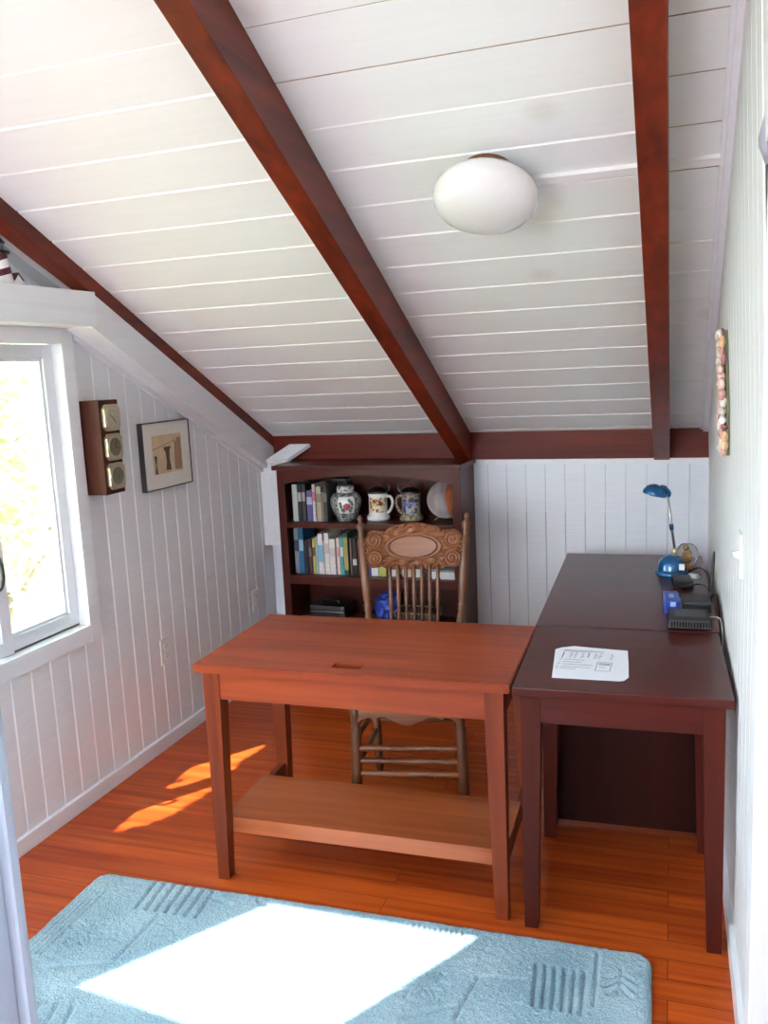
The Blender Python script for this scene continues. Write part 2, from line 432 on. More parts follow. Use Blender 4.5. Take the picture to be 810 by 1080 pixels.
for ya, yb in zip(ys, ys[1:]):
    if yb > 4.46: break
    if ya < WY0-.05:
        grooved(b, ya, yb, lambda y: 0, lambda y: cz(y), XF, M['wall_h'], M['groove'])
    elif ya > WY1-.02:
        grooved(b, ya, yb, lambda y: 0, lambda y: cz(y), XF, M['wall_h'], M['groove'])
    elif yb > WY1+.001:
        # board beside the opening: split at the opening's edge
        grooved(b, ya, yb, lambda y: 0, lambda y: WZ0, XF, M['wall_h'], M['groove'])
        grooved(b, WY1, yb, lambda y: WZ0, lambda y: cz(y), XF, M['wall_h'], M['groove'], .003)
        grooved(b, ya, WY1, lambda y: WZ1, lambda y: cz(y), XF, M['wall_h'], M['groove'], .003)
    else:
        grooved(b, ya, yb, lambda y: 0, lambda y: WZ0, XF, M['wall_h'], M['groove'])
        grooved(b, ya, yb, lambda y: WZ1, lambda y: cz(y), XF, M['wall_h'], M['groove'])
# solid backing (outside face)
def back(y0, y1, z0, z1a, z1b): b.hexa([(XL-TB,y0,z0),(XL-.009,y0,z0),(XL-.009,y1,z0),(XL-TB,y1,z0),(XL-TB,y0,z1a),(XL-.009,y0,z1a),(XL-.009,y1,z1b),(XL-TB,y1,z1b)], M['trim'])
back(1.19, WY0, 0, cz(1.19), cz(WY0)); back(WY0, WY1, 0, WZ0, WZ0); back(WY0, WY1, WZ1, cz(WY0), cz(WY1)); back(WY1, 4.52, 0, cz(WY1), cz(4.52))
b.hexa([(XA-.06,1.19,0),(XL-.009,1.19,0),(XL-.009,1.215,0),(XA-.06,1.215,0),(XA-.06,1.19,cz(1.19)),(XL-.009,1.19,cz(1.19)),(XL-.009,1.215,cz(1.215)),(XA-.06,1.215,cz(1.215))], M['wall_h'])
b.hexa([(XA-.06,-2.7,0),(XA,-2.7,0),(XA,RY,0),(XA-.06,RY,0),(XA-.06,-2.7,cz(RY)-2.4*SL),(XA,-2.7,cz(RY)-2.4*SL),(XA,RY,cz(RY)),(XA-.06,RY,cz(RY))], M['wall_h'])
b.hexa([(XA-.06,RY,0),(XA,RY,0),(XA,1.2,0),(XA-.06,1.2,0),(XA-.06,RY,cz(RY)),(XA,RY,cz(RY)),(XA,1.2,cz(1.2)),(XA-.06,1.2,cz(1.2))], M['wall_h'])
struct(b.build('wall_left'))
# ---- unseen wall behind the camera, its opening added to set the fill light
b = MB()
zf = cz(RY)-2.4*SL+.02
fw = (-2.5, -.7, .95, 2.25)
for x0, x1, z0, z1 in ((XA-.06, fw[0], 0, zf), (fw[1], .5, 0, zf), (fw[0], fw[1], 0, fw[2]), (fw[0], fw[1], fw[3], zf)):
    b.box(x0, x1, -2.70, -2.60, z0, z1)
struct(b.build('wall_front', M['wall_h']))

# ---- knee wall at the back
b = MB(); b.mi(M['backwall'])
zt = 1.179
def backboard(x0, x1, z0, z1, g, d):
    for xa, xb, a_, b_ in ((x0, x0+g, d, 0), (x0+g, x1-g, 0, 0), (x1-g, x1, 0, d)):
        f = b.bm.faces.new([b.bm.verts.new(p) for p in ((xa, YB+a_, z0), (xb, YB+b_, z0), (xb, YB+b_, z1), (xa, YB+a_, z1))])
        f.material_index = b.mi(M['backwall'] if a_ == b_ else M['backgroove'])
xs = [-.917+.0982*i for i in range(-14, 13)]
for xa, xb in zip(xs, xs[1:]):
    low = xb < -.40
    backboard(xa, xb, 0, .909, .0028 if low else .0014, .004)
    backboard(xa, xb, .912 if low else .909, zt, .0012, .0025)
b.box(-2.36, .3, YB+.006, YB+.12, 0, zt-.001, M['trim'])
struct(b.build('wall_back'))
b = MB(); b.box(-2.2, xr(YB)+.02, YB-.006, YB+.03, zt-.026, zt+.001, bev=.0015)
struct(b.build('trim_1', M['trim']), 'white cap strip along the top of the knee wall')

# ---- right wall
b = MB(); b.mi(M['wall_v'])
XR = lambda y, d: xr(y)+d
ys = [1.76+.1016*i for i in range(0, 28)]
for ya, yb in zip(ys, ys[1:]):
    grooved(b, ya, yb, lambda y: 0, lambda y: cz(y)+.02, XR, M['wall_v'], M['wall_v'], .0035, .004)
for y0, y1, z0, bk_ in ((1.755, 4.55, 0, .05), (.82, 1.762, 2.02, .002), (-.2, .82, 0, .05)):
    b.hexa([(xr(y0)+bk_,y0,z0),(xr(y0)+.12,y0,z0),(xr(y1)+.12,y1,z0),(xr(y1)+bk_,y1,z0),(xr(y0)+bk_,y0,cz(y0)+.02),(xr(y0)+.12,y0,cz(y0)+.02),(xr(y1)+.12,y1,cz(y1)+.02),(xr(y1)+bk_,y1,cz(y1)+.02)], M['wall_v'])
for v in b.bm.verts:
    v.co.x -= .03*max(0, v.co.z-1.1)
struct(b.build('wall_right'))

# ---- ceiling beams and ledger
def beam(fx, w, drop, y0, y1, name, label):
    b = MB()
    p = []
    for y in (y1, y0):
        x = fx(y); t = cz(y)+.004
        # bottom corners pushed along the vertical
        p.append([(x-w, y, t-drop), (x, y, t-drop), (x, y, t), (x-w, y, t)])
    lo, hi = p
    b.hexa([lo[0], lo[1], hi[1], hi[0], lo[3], lo[2], hi[2], hi[3]], None, .003)
    o = b.build(name, M['beam_y']); return struct(o, label)
beam(b1x, .085, .064, 1.62, 4.44, 'trim_2', 'dark red stained beam along the left wall')
beam(b2x, .073, .158, 1.40, 4.44, 'trim_3', 'dark red stained middle ceiling beam')
beam(b3x, .072, .158, .55, 4.44, 'trim_4', 'dark red stained ceiling beam near the right wall')
b = MB(); b.box(-2.36, xr(YB)+.01, YB+.004, YB+.10, zt+.001, cz(YB)+.004, bev=.002)
struct(b.build('trim_5', M['beam_x']), 'dark red stained ledger board on top of the knee wall')

# ---- white boxed trim: header over the window and raking board under the left beam
b = MB()
hx = -2.132
b.box(XL-.006, hx, 1.25, 2.815, EYE+.210, EYE+.336, bev=.002)
struct(b.build('trim_6', M['trim']), 'white boxed header over the window')
b = MB()
ya, yc = 2.812, 4.42
def rake(y, o): return cz(y)-.060-o
p = [(ya, rake(ya, 0)), (yc, rake(yc, 0)), (yc, rake(yc, .155)), (2.79, rake(2.79, .135))]
pts_in = [(XL-.006, y, z) for y, z in p]; pts_out = [(b1x(y)-.001, y, z) for y, z in p]
b.hexa([pts_in[3], pts_out[3], pts_out[2], pts_in[2], pts_in[0], pts_out[0], pts_out[1], pts_in[1]], None, .002)
# small lip along the lower inside edge
p2 = [(2.83, rake(2.83, .135)), (yc, rake(yc, .154)), (yc, rake(yc, .178)), (2.83, rake(2.83, .155))]
b.prism([(XL-.004, y, z) for y, z in p2], (.022, 0, 0))
struct(b.build('trim_7', M['trim']), 'white boxed raking board under the left beam')
b = MB()
b.prism([(XL-.004, 1.3, cz(1.3)-.058), (XL-.004, 2.83, cz(2.83)-.058), (XL-.004, 2.83, cz(2.83)-.085), (XL-.004, 1.3, cz(1.3)-.085)], (.075, 0, 0))
struct(b.build('trim_8', M['trim']), 'white strip on the gable under the left beam')
b = MB(); b.box(XL-.004, -2.05, 4.30, YB+.002, .719, 1.182, bev=.002)
struct(b.build('trim_9', M['trim']), 'white boxed corner post beside the bookcase')
b = MB(); b.hexa([(-2.222,4.285,1.184),(-2.100,4.285,1.184),(-1.995,4.375,1.262),(-2.115,4.375,1.262),(-2.222,4.270,1.202),(-2.100,4.270,1.202),(-1.995,4.358,1.28),(-2.115,4.358,1.28)], None, .001)
struct(b.build('trim_10', M['trim']), 'white offcut cap leaning on the ledger')
# moulding between ceiling and right wall
b = MB()
LN = lambda y: -.03*max(0, cz(y)-1.1)         # the right wall leans in a little towards the top
for o, h in ((.022, .010), (.010, .020)):
    A0, A1 = xr(4.4)+LN(4.4), xr(.6)+LN(.6)
    b.hexa([(A0-o-.014,4.4,cz(4.4)-h),(A0+.01,4.4,cz(4.4)-h),(A1+.01,.6,cz(.6)-h),(A1-o,.6,cz(.6)-h),
            (A0-o-.014,4.4,cz(4.4)+.004),(A0+.01,4.4,cz(4.4)+.004),(A1+.01,.6,cz(.6)+.004),(A1-o,.6,cz(.6)+.004)], None, .002)
struct(b.build('trim_11', M['trim']), 'white moulding along the top of the right wall')
# thin painted batten on the ceiling beside the lamp
b = MB()
yk = 2.56
for xa, xb in ((-.47, b3x(yk)-.073), (b3x(yk)+.001, xr(yk)-.02)):
    b.hexa([cp(xa, yk+.014, -.012), cp(xb, yk+.014, -.012), cp(xb, yk-.014, -.012), cp(xa, yk-.014, -.012), cp(xa, yk+.016, .001), cp(xb, yk+.016, .001), cp(xb, yk-.016, .001), cp(xa, yk-.016, .001)], None, .002)
struct(b.build('trim_12', M['ceiling_v']), 'thin white batten across the ceiling beside the lamp')

# ---- baseboards
b = MB()
b.box(XL-.004, XL+.016, -.5, 3.01, 0, .062, bev=.003); b.box(XL-.004, XL+.016, 3.012, 4.40, 0, .062, bev=.003)
struct(b.build('baseboard_left', M['trim']))
b = MB()
b.hexa([(xr(1.8)-.014,1.8,0),(xr(1.8)+.004,1.8,0),(xr(4.4)+.004,4.4,0),(xr(4.4)-.014,4.4,0),(xr(1.8)-.014,1.8,.085),(xr(1.8)+.004,1.8,.085),(xr(4.4)+.004,4.4,.085),(xr(4.4)-.014,4.4,.085)], None, .004)
struct(b.build('baseboard_right', M['trim']))

# ---- window in the left wall
CX = XL+.018
b = MB()
cw = .062
for y0, y1, z0, z1 in ((WY1, WY1+cw, WZ0-cw, WZ1+cw), (WY0-cw, WY0, WZ0-cw, WZ1+cw), (WY0, WY1, WZ1, WZ1+.055), (WY0, WY1, WZ0-cw, WZ0)):
    b.box(XL-.004, CX, y0, y1, z0, z1, None, .002)
win = struct(b.build('window_1', M['trim']), 'white window with sliding sash on the left wall')
# jamb lining
b = MB()
FX = XL-.030                                     # face of the vinyl frame
for y0, y1, z0, z1 in ((WY1-.004, WY1+.001, WZ0, WZ1), (WY0-.001, WY0+.004, WZ0, WZ1), (WY0, WY1, WZ1-.004, WZ1+.001), (WY0, WY1, WZ0-.001, WZ0+.006)):
    b.box(XL-.05, CX-.001, y0, y1, z0, z1)
b.build('window_jamb', M['trim'], win)
MS = 2.335                                       # meeting stile
def sash(y0, y1, z0, z1, w, xf, th, nm):
    b = MB()
    for a, c, d, e in ((y0, y0+w, z0, z1), (y1-w, y1, z0, z1), (y0+w, y1-w, z0, z0+w), (y0+w, y1-w, z1-w, z1)):
        b.box(xf-th, xf, a, c, d, e, None, .003)
    # glazing bead
    g = .012
    for a, c, d, e in ((y0+w, y0+w+g, z0+w, z1-w), (y1-w-g, y1-w, z0+w, z1-w), (y0+w+g, y1-w-g, z0+w, z0+w+g), (y0+w+g, y1-w-g, z1-w-g, z1-w)):
        b.box(xf-th*.8, xf-.010, a, c, d, e, None, .002)
    s = b.build(nm, M['vinyl'], win)
    p = MB(); p.box(xf-th*.6-.003, xf-th*.6+.001, y0+w, y1-w, z0+w, z1-w)
    p.build('window_pane', M['glass'], s)
    return s
sash(MS, WY1-.006, WZ0+.014, WZ1-.006, .050, FX, .04, 'window_sash')
s2 = sash(WY0+.006, MS+.038, WZ0+.014, WZ1-.006, .050, FX+.020, .018, 'window_sash')
b = MB()   # dark strip put in for the shadow gap under the sash
b.box(FX-.05, FX-.004, WY0+.004, WY1-.004, WZ0+.004, WZ0+.014)
b.build('sash_shadow_gap', M['slot'], win)
b = MB()
b.tube(spline([(FX+.022,2.322,EYE-.575),(FX+.045,2.324,EYE-.585),(FX+.05,2.328,EYE-.64),(FX+.040,2.326,EYE-.685),(FX+.022,2.322,EYE-.695)], 5), .008)
b.build('sash_handle', M['slot'], win)

# ---- door casing on the right wall near the camera, and the white post close on the left
b = MB()
yd = 1.75
def rbox(y0, y1, o, z0, z1, bev=.003, inn=.02):
    b.hexa([(xr(y0)-o,y0,z0),(xr(y0)+inn,y0,z0),(xr(y1)+inn,y1,z0),(xr(y1)-o,y1,z0),(xr(y0)-o,y0,z1),(xr(y0)+inn,y0,z1),(xr(y1)+inn,y1,z1),(xr(y1)-o,y1,z1)], None, bev)
rbox(yd, yd+.085, .018, 0, 2.10); rbox(.75, yd, .018, 2.02, 2.10); rbox(.74, .82, .018, 0, 2.02)
dr = struct(b.build('door_1', M['trim']), 'white door casing and open doorway in the right wall')
b = MB(); rbox(yd-.004, yd+.004, .012, 0, 2.02, .002, .20); rbox(.82, .835, .012, 0, 2.02, .002, .20); rbox(.82, yd, .012, 2.006, 2.02, .002, .20)
b.build('door_jamb', M['vinyl'], dr)
b = MB()
b.hexa([(xr(.82)+.16,.83,.01),(xr(.82)+.20,.83,.01),(xr(1.7)+.20,1.745,.01),(xr(1.7)+.16,1.745,.01),(xr(.82)+.16,.83,2.0),(xr(.82)+.20,.83,2.0),(xr(1.7)+.20,1.745,2.0),(xr(1.7)+.16,1.745,2.0)])
b.build('door_panel', M['vinyl'], dr)
b = MB()
b.turned((xr(yd)-.022, yd-.003, 1.985), (xr(yd)-.022, yd-.003, 2.085), [(0,.002),(.30,.013),(.45,.014),(.95,.003),(1,.002)], None, 6)
b.build('casing_corner', plain('lavender_grey_shade', srgb(150, 150, 162), .5, var=.02), dr)  # doorway shade put into the block's lavender grey
b = MB()
b.hexa([(xr(-2.6)+.0,-2.65,0),(xr(-2.6)+.1,-2.65,0),(xr(-.2)+.1,-.2,0),(xr(-.2),-.2,0),(xr(-2.6)+.0,-2.65,zf),(xr(-2.6)+.1,-2.65,zf),(xr(-.2)+.1,-.2,cz(-.2)),(xr(-.2),-.2,cz(-.2))])
struct(b.build('wall_right', M['wall_v']))
b = MB()
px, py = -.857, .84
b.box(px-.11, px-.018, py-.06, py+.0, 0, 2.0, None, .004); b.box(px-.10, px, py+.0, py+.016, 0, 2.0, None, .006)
struct(b.build('trim_13', plain('casing_sky_shade', srgb(178, 194, 214), .4, var=.01)), 'white door casing close on the left')  # white casing, the bluish sky shade on it put into the colour

# ================================================================== furniture
def leg(b, u0, v0, s0, s1, h, inx, iny, m=None, z0=0, ztaper=None):
    """square leg: outer corner at (u0,v0), s0 wide at the top, s1 at the foot, tapering on the two inner sides"""
    zt_ = h if ztaper is None else ztaper
    def ring(s, z):
        x0, x1 = sorted((u0, u0+inx*s)); y0, y1 = sorted((v0, v0+iny*s))
        return [(x0,y0,z),(x1,y0,z),(x1,y1,z),(x0,y1,z)]
    rs = [[b.bm.verts.new(p) for p in ring(w_, z)] for w_, z in ((s1-.004, z0), (s1, z0+.004), (s0, zt_), (s0, h))]
    if zt_ >= h-1e-6: rs.pop()
    b.bm.faces.new(rs[0][::-1]); b.bm.faces.new(rs[-1])
    for p, q in zip(rs, rs[1:]):
        for k in range(4): b.bm.faces.new((p[k], p[(k+1)%4], q[(k+1)%4], q[k]))

# ---- desk
TH = math.radians(2.1)
desk = root('writing_desk', 'red-brown cherry desk with low shelf and cable cutout', 'desk', (-1.516, 2.312, 0), TH)
W, D, TZ = 1.02, .588, .757
b = MB()
hx0, hx1, hy0, hy1 = .456, .551, .053, .098
tb, tt = TZ-.028, TZ
for x0, x1, y0, y1 in ((0, hx0, 0, D), (hx1, W, 0, D), (hx0, hx1, 0, hy0), (hx0, hx1, hy1, D)):
    pass
# one slab with a rectangular hole
outer = [(0,0),(W,0),(W,D),(0,D)]; inner = [(hx0,hy0),(hx1,hy0),(hx1,hy1),(hx0,hy1)]
vo = {}
for z in (tb, tt):
    vo[z] = ([b.bm.verts.new((x,y,z)) for x,y in outer], [b.bm.verts.new((x,y,z)) for x,y in inner])
for z in (tb, tt):
    o, i = vo[z]
    for k in range(4):
        b.bm.faces.new((o[k], o[(k+1)%4], i[(k+1)%4], i[k]))
for k in range(4):
    b.bm.faces.new((vo[tb][0][k], vo[tb][0][(k+1)%4], vo[tt][0][(k+1)%4], vo[tt][0][k]))
    b.bm.faces.new((vo[tb][1][k], vo[tb][1][(k+1)%4], vo[tt][1][(k+1)%4], vo[tt][1][k]))
bmesh.ops.recalc_face_normals(b.bm, faces=b.bm.faces)
es = [e for e in b.bm.edges if all(v in vo[tb][0]+vo[tt][0] for v in e.verts)]
bmesh.ops.bevel(b.bm, geom=es, offset=.004, segments=2, affect='EDGES')
b.build('desk_top', M['desk_x'], desk)
ov = .022
b = MB()
b.box(ov+.05, W-ov-.05, ov+.006, ov+.028, TZ-.122, tb); b.box(ov+.05, W-ov-.05, D-ov-.028, D-ov-.006, TZ-.122, tb)
b.box(ov+.006, ov+.028, ov+.05, D-ov-.05, TZ-.122, tb); b.box(W-ov-.028, W-ov-.006, ov+.05, D-ov-.05, TZ-.122, tb)
b.build('apron', M['desk_x'], desk)
b = MB(); b.box(hx0-.03, hx1+.03, ov+.03, hy1+.03, TZ-.10, TZ-.09); b.build('cable_tray', M['dark_x'], desk)
for ix, iy in ((1,1),(-1,1),(-1,-1),(1,-1)):
    b = MB(); leg(b, ov if ix > 0 else W-ov, ov if iy > 0 else D-ov, .056, .040, tb, ix, iy, None, 0, TZ-.14)
    b.build('leg', M['desk_z'], desk)
for x in (ov+.010, W-ov-.034):
    b = MB(); b.box(x, x+.024, ov+.045, D-ov-.045, .140, .185, None, .002); b.build('side_stretcher', M['desk_z'], desk)
b = MB(); b.box(ov+.012, W-ov-.012, ov+.050, ov+.36, .186, .203); b.box(ov+.040, W-ov-.040, ov+.046, ov+.066, .150, .2035, None, .003)
b.build('lower_shelf', M['shelf_x'], desk)

# ---- near side table
T2 = math.radians(2.8)
tab = root('side_table', 'dark mahogany square table with tapered legs beside the desk, paper on it', 'table', (-.487, 2.337, 0), T2)
W2, D2 = .590, .598
b = MB(); b.box(0, W2, 0, D2, TZ-.026, TZ, None, .003); b.build('table_top', M['dark_x'], tab)
b = MB(); o2 = .020
b.box(o2+.05, W2-o2-.05, o2+.005, o2+.027, TZ-.112, TZ-.026); b.box(o2+.05, W2-o2-.05, D2-o2-.027, D2-o2-.005, TZ-.112, TZ-.026)
b.box(o2+.005, o2+.027, o2+.05, D2-o2-.05, TZ-.112, TZ-.026); b.box(W2-o2-.027, W2-o2-.005, o2+.05, D2-o2-.05, TZ-.112, TZ-.026)
b.build('apron', M['dark_x'], tab)
for ix, iy in ((1,1),(-1,1),(-1,-1),(1,-1)):
    b = MB(); leg(b, o2 if ix > 0 else W2-o2, o2 if iy > 0 else D2-o2, .056, .040, TZ-.026, ix, iy, None, 0, TZ-.13)
    b.build('leg', M['dark_z'], tab)

# ---- far long table against the right wall
T3 = math.radians(2.6)
far = root('side_table', 'long dark mahogany table reaching the knee wall, blue lamp standing on it', 'table', (-.524, 2.945, 0), T3)
W3, D3 = .602, 1.19
b = MB(); b.box(0, W3, 0, D3, TZ-.026, TZ, None, .003); b.build('table_top', M['dark_x'], far)
b = MB()
b.box(.03, .05, .06, D3-.06, TZ-.112, TZ-.026); b.box(W3-.05, W3-.03, .06, D3-.06, TZ-.112, TZ-.026); b.box(.05, W3-.05, D3-.05, D3-.03, TZ-.112, TZ-.026)
b.build('apron', M['dark_x'], far)
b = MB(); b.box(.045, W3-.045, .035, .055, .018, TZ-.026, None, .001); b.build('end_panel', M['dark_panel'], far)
for ix, iy in ((1,1),(-1,1),(-1,-1),(1,-1)):
    b = MB(); leg(b, .022 if ix > 0 else W3-.022, .022 if iy > 0 else D3-.022, .052, .042, TZ-.026, ix, iy, None, 0, TZ-.13)
    b.build('leg', M['dark_z'], far)

# ---- sheet of paper
b = MB()
poly = [(-.417,2.690),(-.400,2.712),(-.363,2.734),(-.315,2.728),(-.24,2.722),(-.197,2.720),(-.186,2.60),(-.177,2.482),(-.188,2.452),(-.200,2.446),(-.30,2.440),(-.389,2.435)]
b.prism([(x, y, TZ+.0008) for x, y in poly], (0, 0, .0012))
pap = tag(b.build('paper_sheet', M['paper']), 'white printed sheet of paper with curled corners lying on the near dark table', 'paper')
b = MB()
def pp(u, v): return V((-.392+u*.175-v*.005, 2.70-v*.215+u*.004, 0))
def ink(u0, u1, v, t=.0022):
    a, c = pp(u0, v), pp(u1, v)
    b.box(a.x, c.x, a.y-t/2, a.y+t/2, TZ+.0020, TZ+.0023)
def inkv(u, v0, v1, t=.002):
    a, c = pp(u, v0), pp(u, v1)
    b.box(a.x-t/2, a.x+t/2, c.y, a.y, TZ+.0020, TZ+.0023)
ink(.02, .72, .05, .005); ink(.02, .5, .10, .002)
inkv(.04, .14, .40, .0035); inkv(.48, .14, .34, .0035)
for u in (.16, .24, .36, .58, .66, .86):
    for v in (.15, .20, .25, .30, .36): ink(u, u+.035+rnd.random()*.03, v, .003)
for v, u1 in ((.46,.45),(.56,.42),(.66,.46),(.76,.60),(.84,.36)): ink(.02, .07, v, .0028); ink(.10, u1, v, .0028)
ink(.42, .62, .66, .003)
ink(.68, .92, .50); ink(.68, .92, .86); inkv(.68, .50, .86); inkv(.92, .50, .86)
for v in (.56, .61): ink(.71, .90, v, .006)
ink(.72, .84, .72, .003)
b.build('print', M['ink'], pap)

# ---- pressed back oak chair
CH = math.radians(12.5)
chair = root('dining_chair', 'carved pressed-back oak chair with turned spindles tucked behind the desk', 'chair', (-1.032, 3.065, 0), CH)
tp = lambda r: [(0,r*.6),(.02,r*.75),(.05,r*.95),(.07,r*.7),(.085,r*1.0),(.11,r*.75),(.13,r*.8),(.2,r),(.5,r*1.12),(.80,r),(.84,r*.7),(.86,r*1.0),(.88,r*.75),(.90,r*1.05),(1,r*1.05)]
for sx in (-1, 1):
    b = MB(); b.turned((sx*.203, -.185, 0), (sx*.193, -.175, .44), tp(.020)); b.build('front_leg', M['oak_z'], chair)
for sx in (-1, 1):
    b = MB()
    b.turned((sx*.165, .185, 0), (sx*.175, .205, .45), [(0,.013),(.05,.017),(.5,.019),(.8,.017),(.85,.013),(.88,.018),(1,.018)])
    ptop = V((sx*.223, .345, 1.066)); p0 = V((sx*.175, .205, .45))
    b.turned(p0, ptop, [(0,.016),(.06,.016),(.08,.011),(.10,.018),(.115,.012),(.13,.017),(.20,.018),(.34,.017),(.36,.012),(.375,.019),(.39,.013),(.405,.019),(.42,.012),(.44,.017),(.55,.0185),(.70,.019),(.84,.018),(.855,.011),(.87,.015),(.885,.011),(.91,.017),(.935,.018),(.952,.009),(.962,.008),(.975,.014),(.984,.009),(.992,.011),(1,.004)], None, 16)
    b.build('back_post', M['oak_z'], chair)
# seat
b = MB()
zs = .445
poly = [(-.225,-.215),(.225,-.215),(.215,.0),(.195,.225),(-.195,.225),(-.215,.0)]
b.prism([(x,y,zs) for x,y in poly], (0,0,.028)); b.build('seat', M['oak_x'], chair)
# scalloped front rail and plain side rails
b = MB()
top = [(x/20*.185, zs) for x in range(-20, 21)]
bot = []
for i in range(20, -21, -1):
    u = abs(i/20)
    d = .062 + (.016*math.cos(u*PI*2.0) if u < .75 else -.016*(1-((u-.75)/.25)))
    if u > .97: d = .075
    bot.append((i/20*.185, zs-d))
b.prism([(x, -.192, z) for x, z in top+bot], (0, .018, 0))
for sx in (-1, 1):
    b.hexa([(sx*.19-.009,-.17,zs-.05),(sx*.19+.009,-.17,zs-.05),(sx*.172+.009,.2,zs-.05),(sx*.172-.009,.2,zs-.05),(sx*.19-.009,-.17,zs),(sx*.19+.009,-.17,zs),(sx*.172+.009,.2,zs),(sx*.172-.009,.2,zs)])
b.box(-.165, .165, .192, .21, zs-.05, zs)
b.build('seat_rail', M['oak_x'], chair)
rg = [(0,.007),(.06,.012),(.14,.014),(.2,.010),(.23,.015),(.25,.008),(.27,.016),(.29,.008),(.31,.015),(.34,.010),(.5,.015),(.66,.010),(.69,.015),(.71,.008),(.73,.016),(.75,.008),(.77,.015),(.8,.010),(.86,.014),(.94,.012),(1,.007)]
for z in (.165, .215, .265):
    b = MB(); b.turned((-.20, -.183, z+.01), (.20, -.183, z+.01), rg, None, 12); b.build('front_rung', M['oak_x'], chair)
for sx in (-1, 1):
    for z in (.20, .30):
        b = MB(); b.turned((sx*.20, -.182, z), (sx*.169, .19, z-.01), [(0,.007),(.15,.010),(.5,.012),(.85,.010),(1,.007)], None, 10); b.build('side_rung', M['oak_x'], chair)
b = MB(); b.turned((-.167, .19, .23), (.167, .19, .23), [(0,.007),(.5,.012),(1,.007)], None, 10); b.build('rear_rung', M['oak_x'], chair)
# back: local frame of the crest plane (leaning back)
lean = math.atan2(.14, .635)
def BK(x, z, off=0):      # point on the back plane; off towards the front
    t = (z-.45)
    y = .205+t*.2205
    return V((x, y-off*math.cos(lean), z-off*math.sin(lean)*-1))
# spindles
for i in range(7):
    x = -.100+i*.0333
    b = MB(); b.turned(BK(x*.92, .472), BK(x, .862), [(0,.006),(.1,.0075),(.3,.009),(.5,.007),(.56,.006),(.58,.010),(.60,.007),(.63,.0095),(.66,.010),(.69,.007),(.71,.011),(.73,.007),(.76,.009),(.80,.010),(.83,.007),(.85,.011),(.87,.007),(.9,.008),(1,.006)], None, 10)
    b.build('spindle', M['oak_z'], chair)
# carved crest panel as a height field
def crest_out(u):
    """top and bottom edge (z) of the crest at local x = u"""
    a = abs(u)
    if a < .105: t = 1.030-.020*(a/.105)**2
    elif a < .118: t = 1.010-(a-.105)*1.0
    else:
        q = (a-.118)/.092; t = .997+.008*math.sin(min(q,1)*PI*.55)-(.0 if q < .55 else .062*((q-.55)/.45)**2.2)
    if a < .112: bt = .842
    elif a < .130: bt = .842+(a-.112)/.018*.012
    else:
        q = (a-.130)/.080; bt = .854-.004*math.sin(q*PI)+(.0 if q < .5 else .055*((q-.5)/.5)**2.2)
    return t, bt
def carve(x, z):
    zc = .934; a, bb = .104, .047
    e = math.sqrt((x/a)**2+((z-zc)/bb)**2)
    if e < .93: return .003
    if e < 1.0: return -.004
    if e < 1.12: return .0045
    if e < 1.17: return -.003
    # scrolls
    for sx in (-1, 1):
        for cx, cy, s in ((.163, .962, .036), (.160, .888, .034)):
            dx, dy = x-sx*cx, z-cy
            r = math.hypot(dx, dy)
            if r < s:
                th = math.atan2(dy, dx*sx)
                if r > s*.93: return -.004
                ph = (r/s*2.6 - th/(2*PI)*(1 if cy > .93 else -1)) % 1
                return .0055*abs(math.sin(PI*ph))**.7-.002 if r > s*.14 else .005
    # beads and leaves round the medallion
    th = math.atan2((z-zc)/bb, x/a)
    if e < 1.62:
        q = math.sin(th*15+e*2.5)
        return .004*q*math.sin((e-1.17)/.45*PI)+.001
    return .0035*math.sin(x*330)*math.sin(z*300+x*120)
b = MB()
nx, nz = 220, 96
front, rear = [], []
for i in range(nx+1):
    u = -.208+.416*i/nx
    t, bt = crest_out(u)
    cf, cr = [], []
    for j in range(nz+1):
        z = bt+(t-bt)*j/nz
        edge = min(i, nx-i, j, nz-j)
        off = .011+(carve(u, z)*1.7 if edge > 1 else (-.003 if edge == 0 else 0))
        bow = -.018*(1-(u/.21)**2)          # crest bows back a little
        cf.append(b.bm.verts.new(BK(u, z, off+bow))); cr.append(b.bm.verts.new(BK(u, z, -.009+bow)))
    front.append(cf); rear.append(cr)
for i in range(nx):
    for j in range(nz):
        f = b.bm.faces.new((front[i][j], front[i+1][j], front[i+1][j+1], front[i][j+1])); f.smooth = True
        b.bm.faces.new((rear[i][j], rear[i][j+1], rear[i+1][j+1], rear[i+1][j]))
for i in range(nx):
    for j, k in ((0, 1), (nz, -1)):
        b.bm.faces.new((front[i][j], rear[i][j], rear[i+1][j], front[i+1][j]))
for j in range(nz):
    for i in (0, nx):
        b.bm.faces.new((front[i][j], rear[i][j], rear[i][j+1], front[i][j+1]))
b.build('carved_crest', M['oak_x'], chair)

# ---- bookcase
BX0, BX1, BY0, BY1 = -2.076, -1.087, 4.10, 4.39
case = root('bookcase', 'dark brown wooden bookcase with arched top rail standing behind the chair', 'bookcase', ((BX0+BX1)/2, BY0, 0))
def cb(name, boxes, m, bev=.002):
    b = MB()
    for x0, x1, y0, y1, z0, z1 in boxes:
        b.box(x0-(BX0+BX1)/2, x1-(BX0+BX1)/2, y0-BY0, y1-BY0, z0, z1, None, bev)
    return b.build(name, m, case)
cb('side_panel', [(BX0, BX0+.022, BY0+.018, BY1, 0, 1.163)], M['case_z']); cb('side_panel', [(BX1-.022, BX1, BY0+.018, BY1, 0, 1.163)], M['case_z'])
cb('face_stile', [(BX0-.001, BX0+.040, BY0, BY0+.018, 0, 1.163)], M['case_z']); cb('face_stile', [(BX1-.040, BX1+.001, BY0, BY0+.018, 0, 1.163)], M['case_z'])
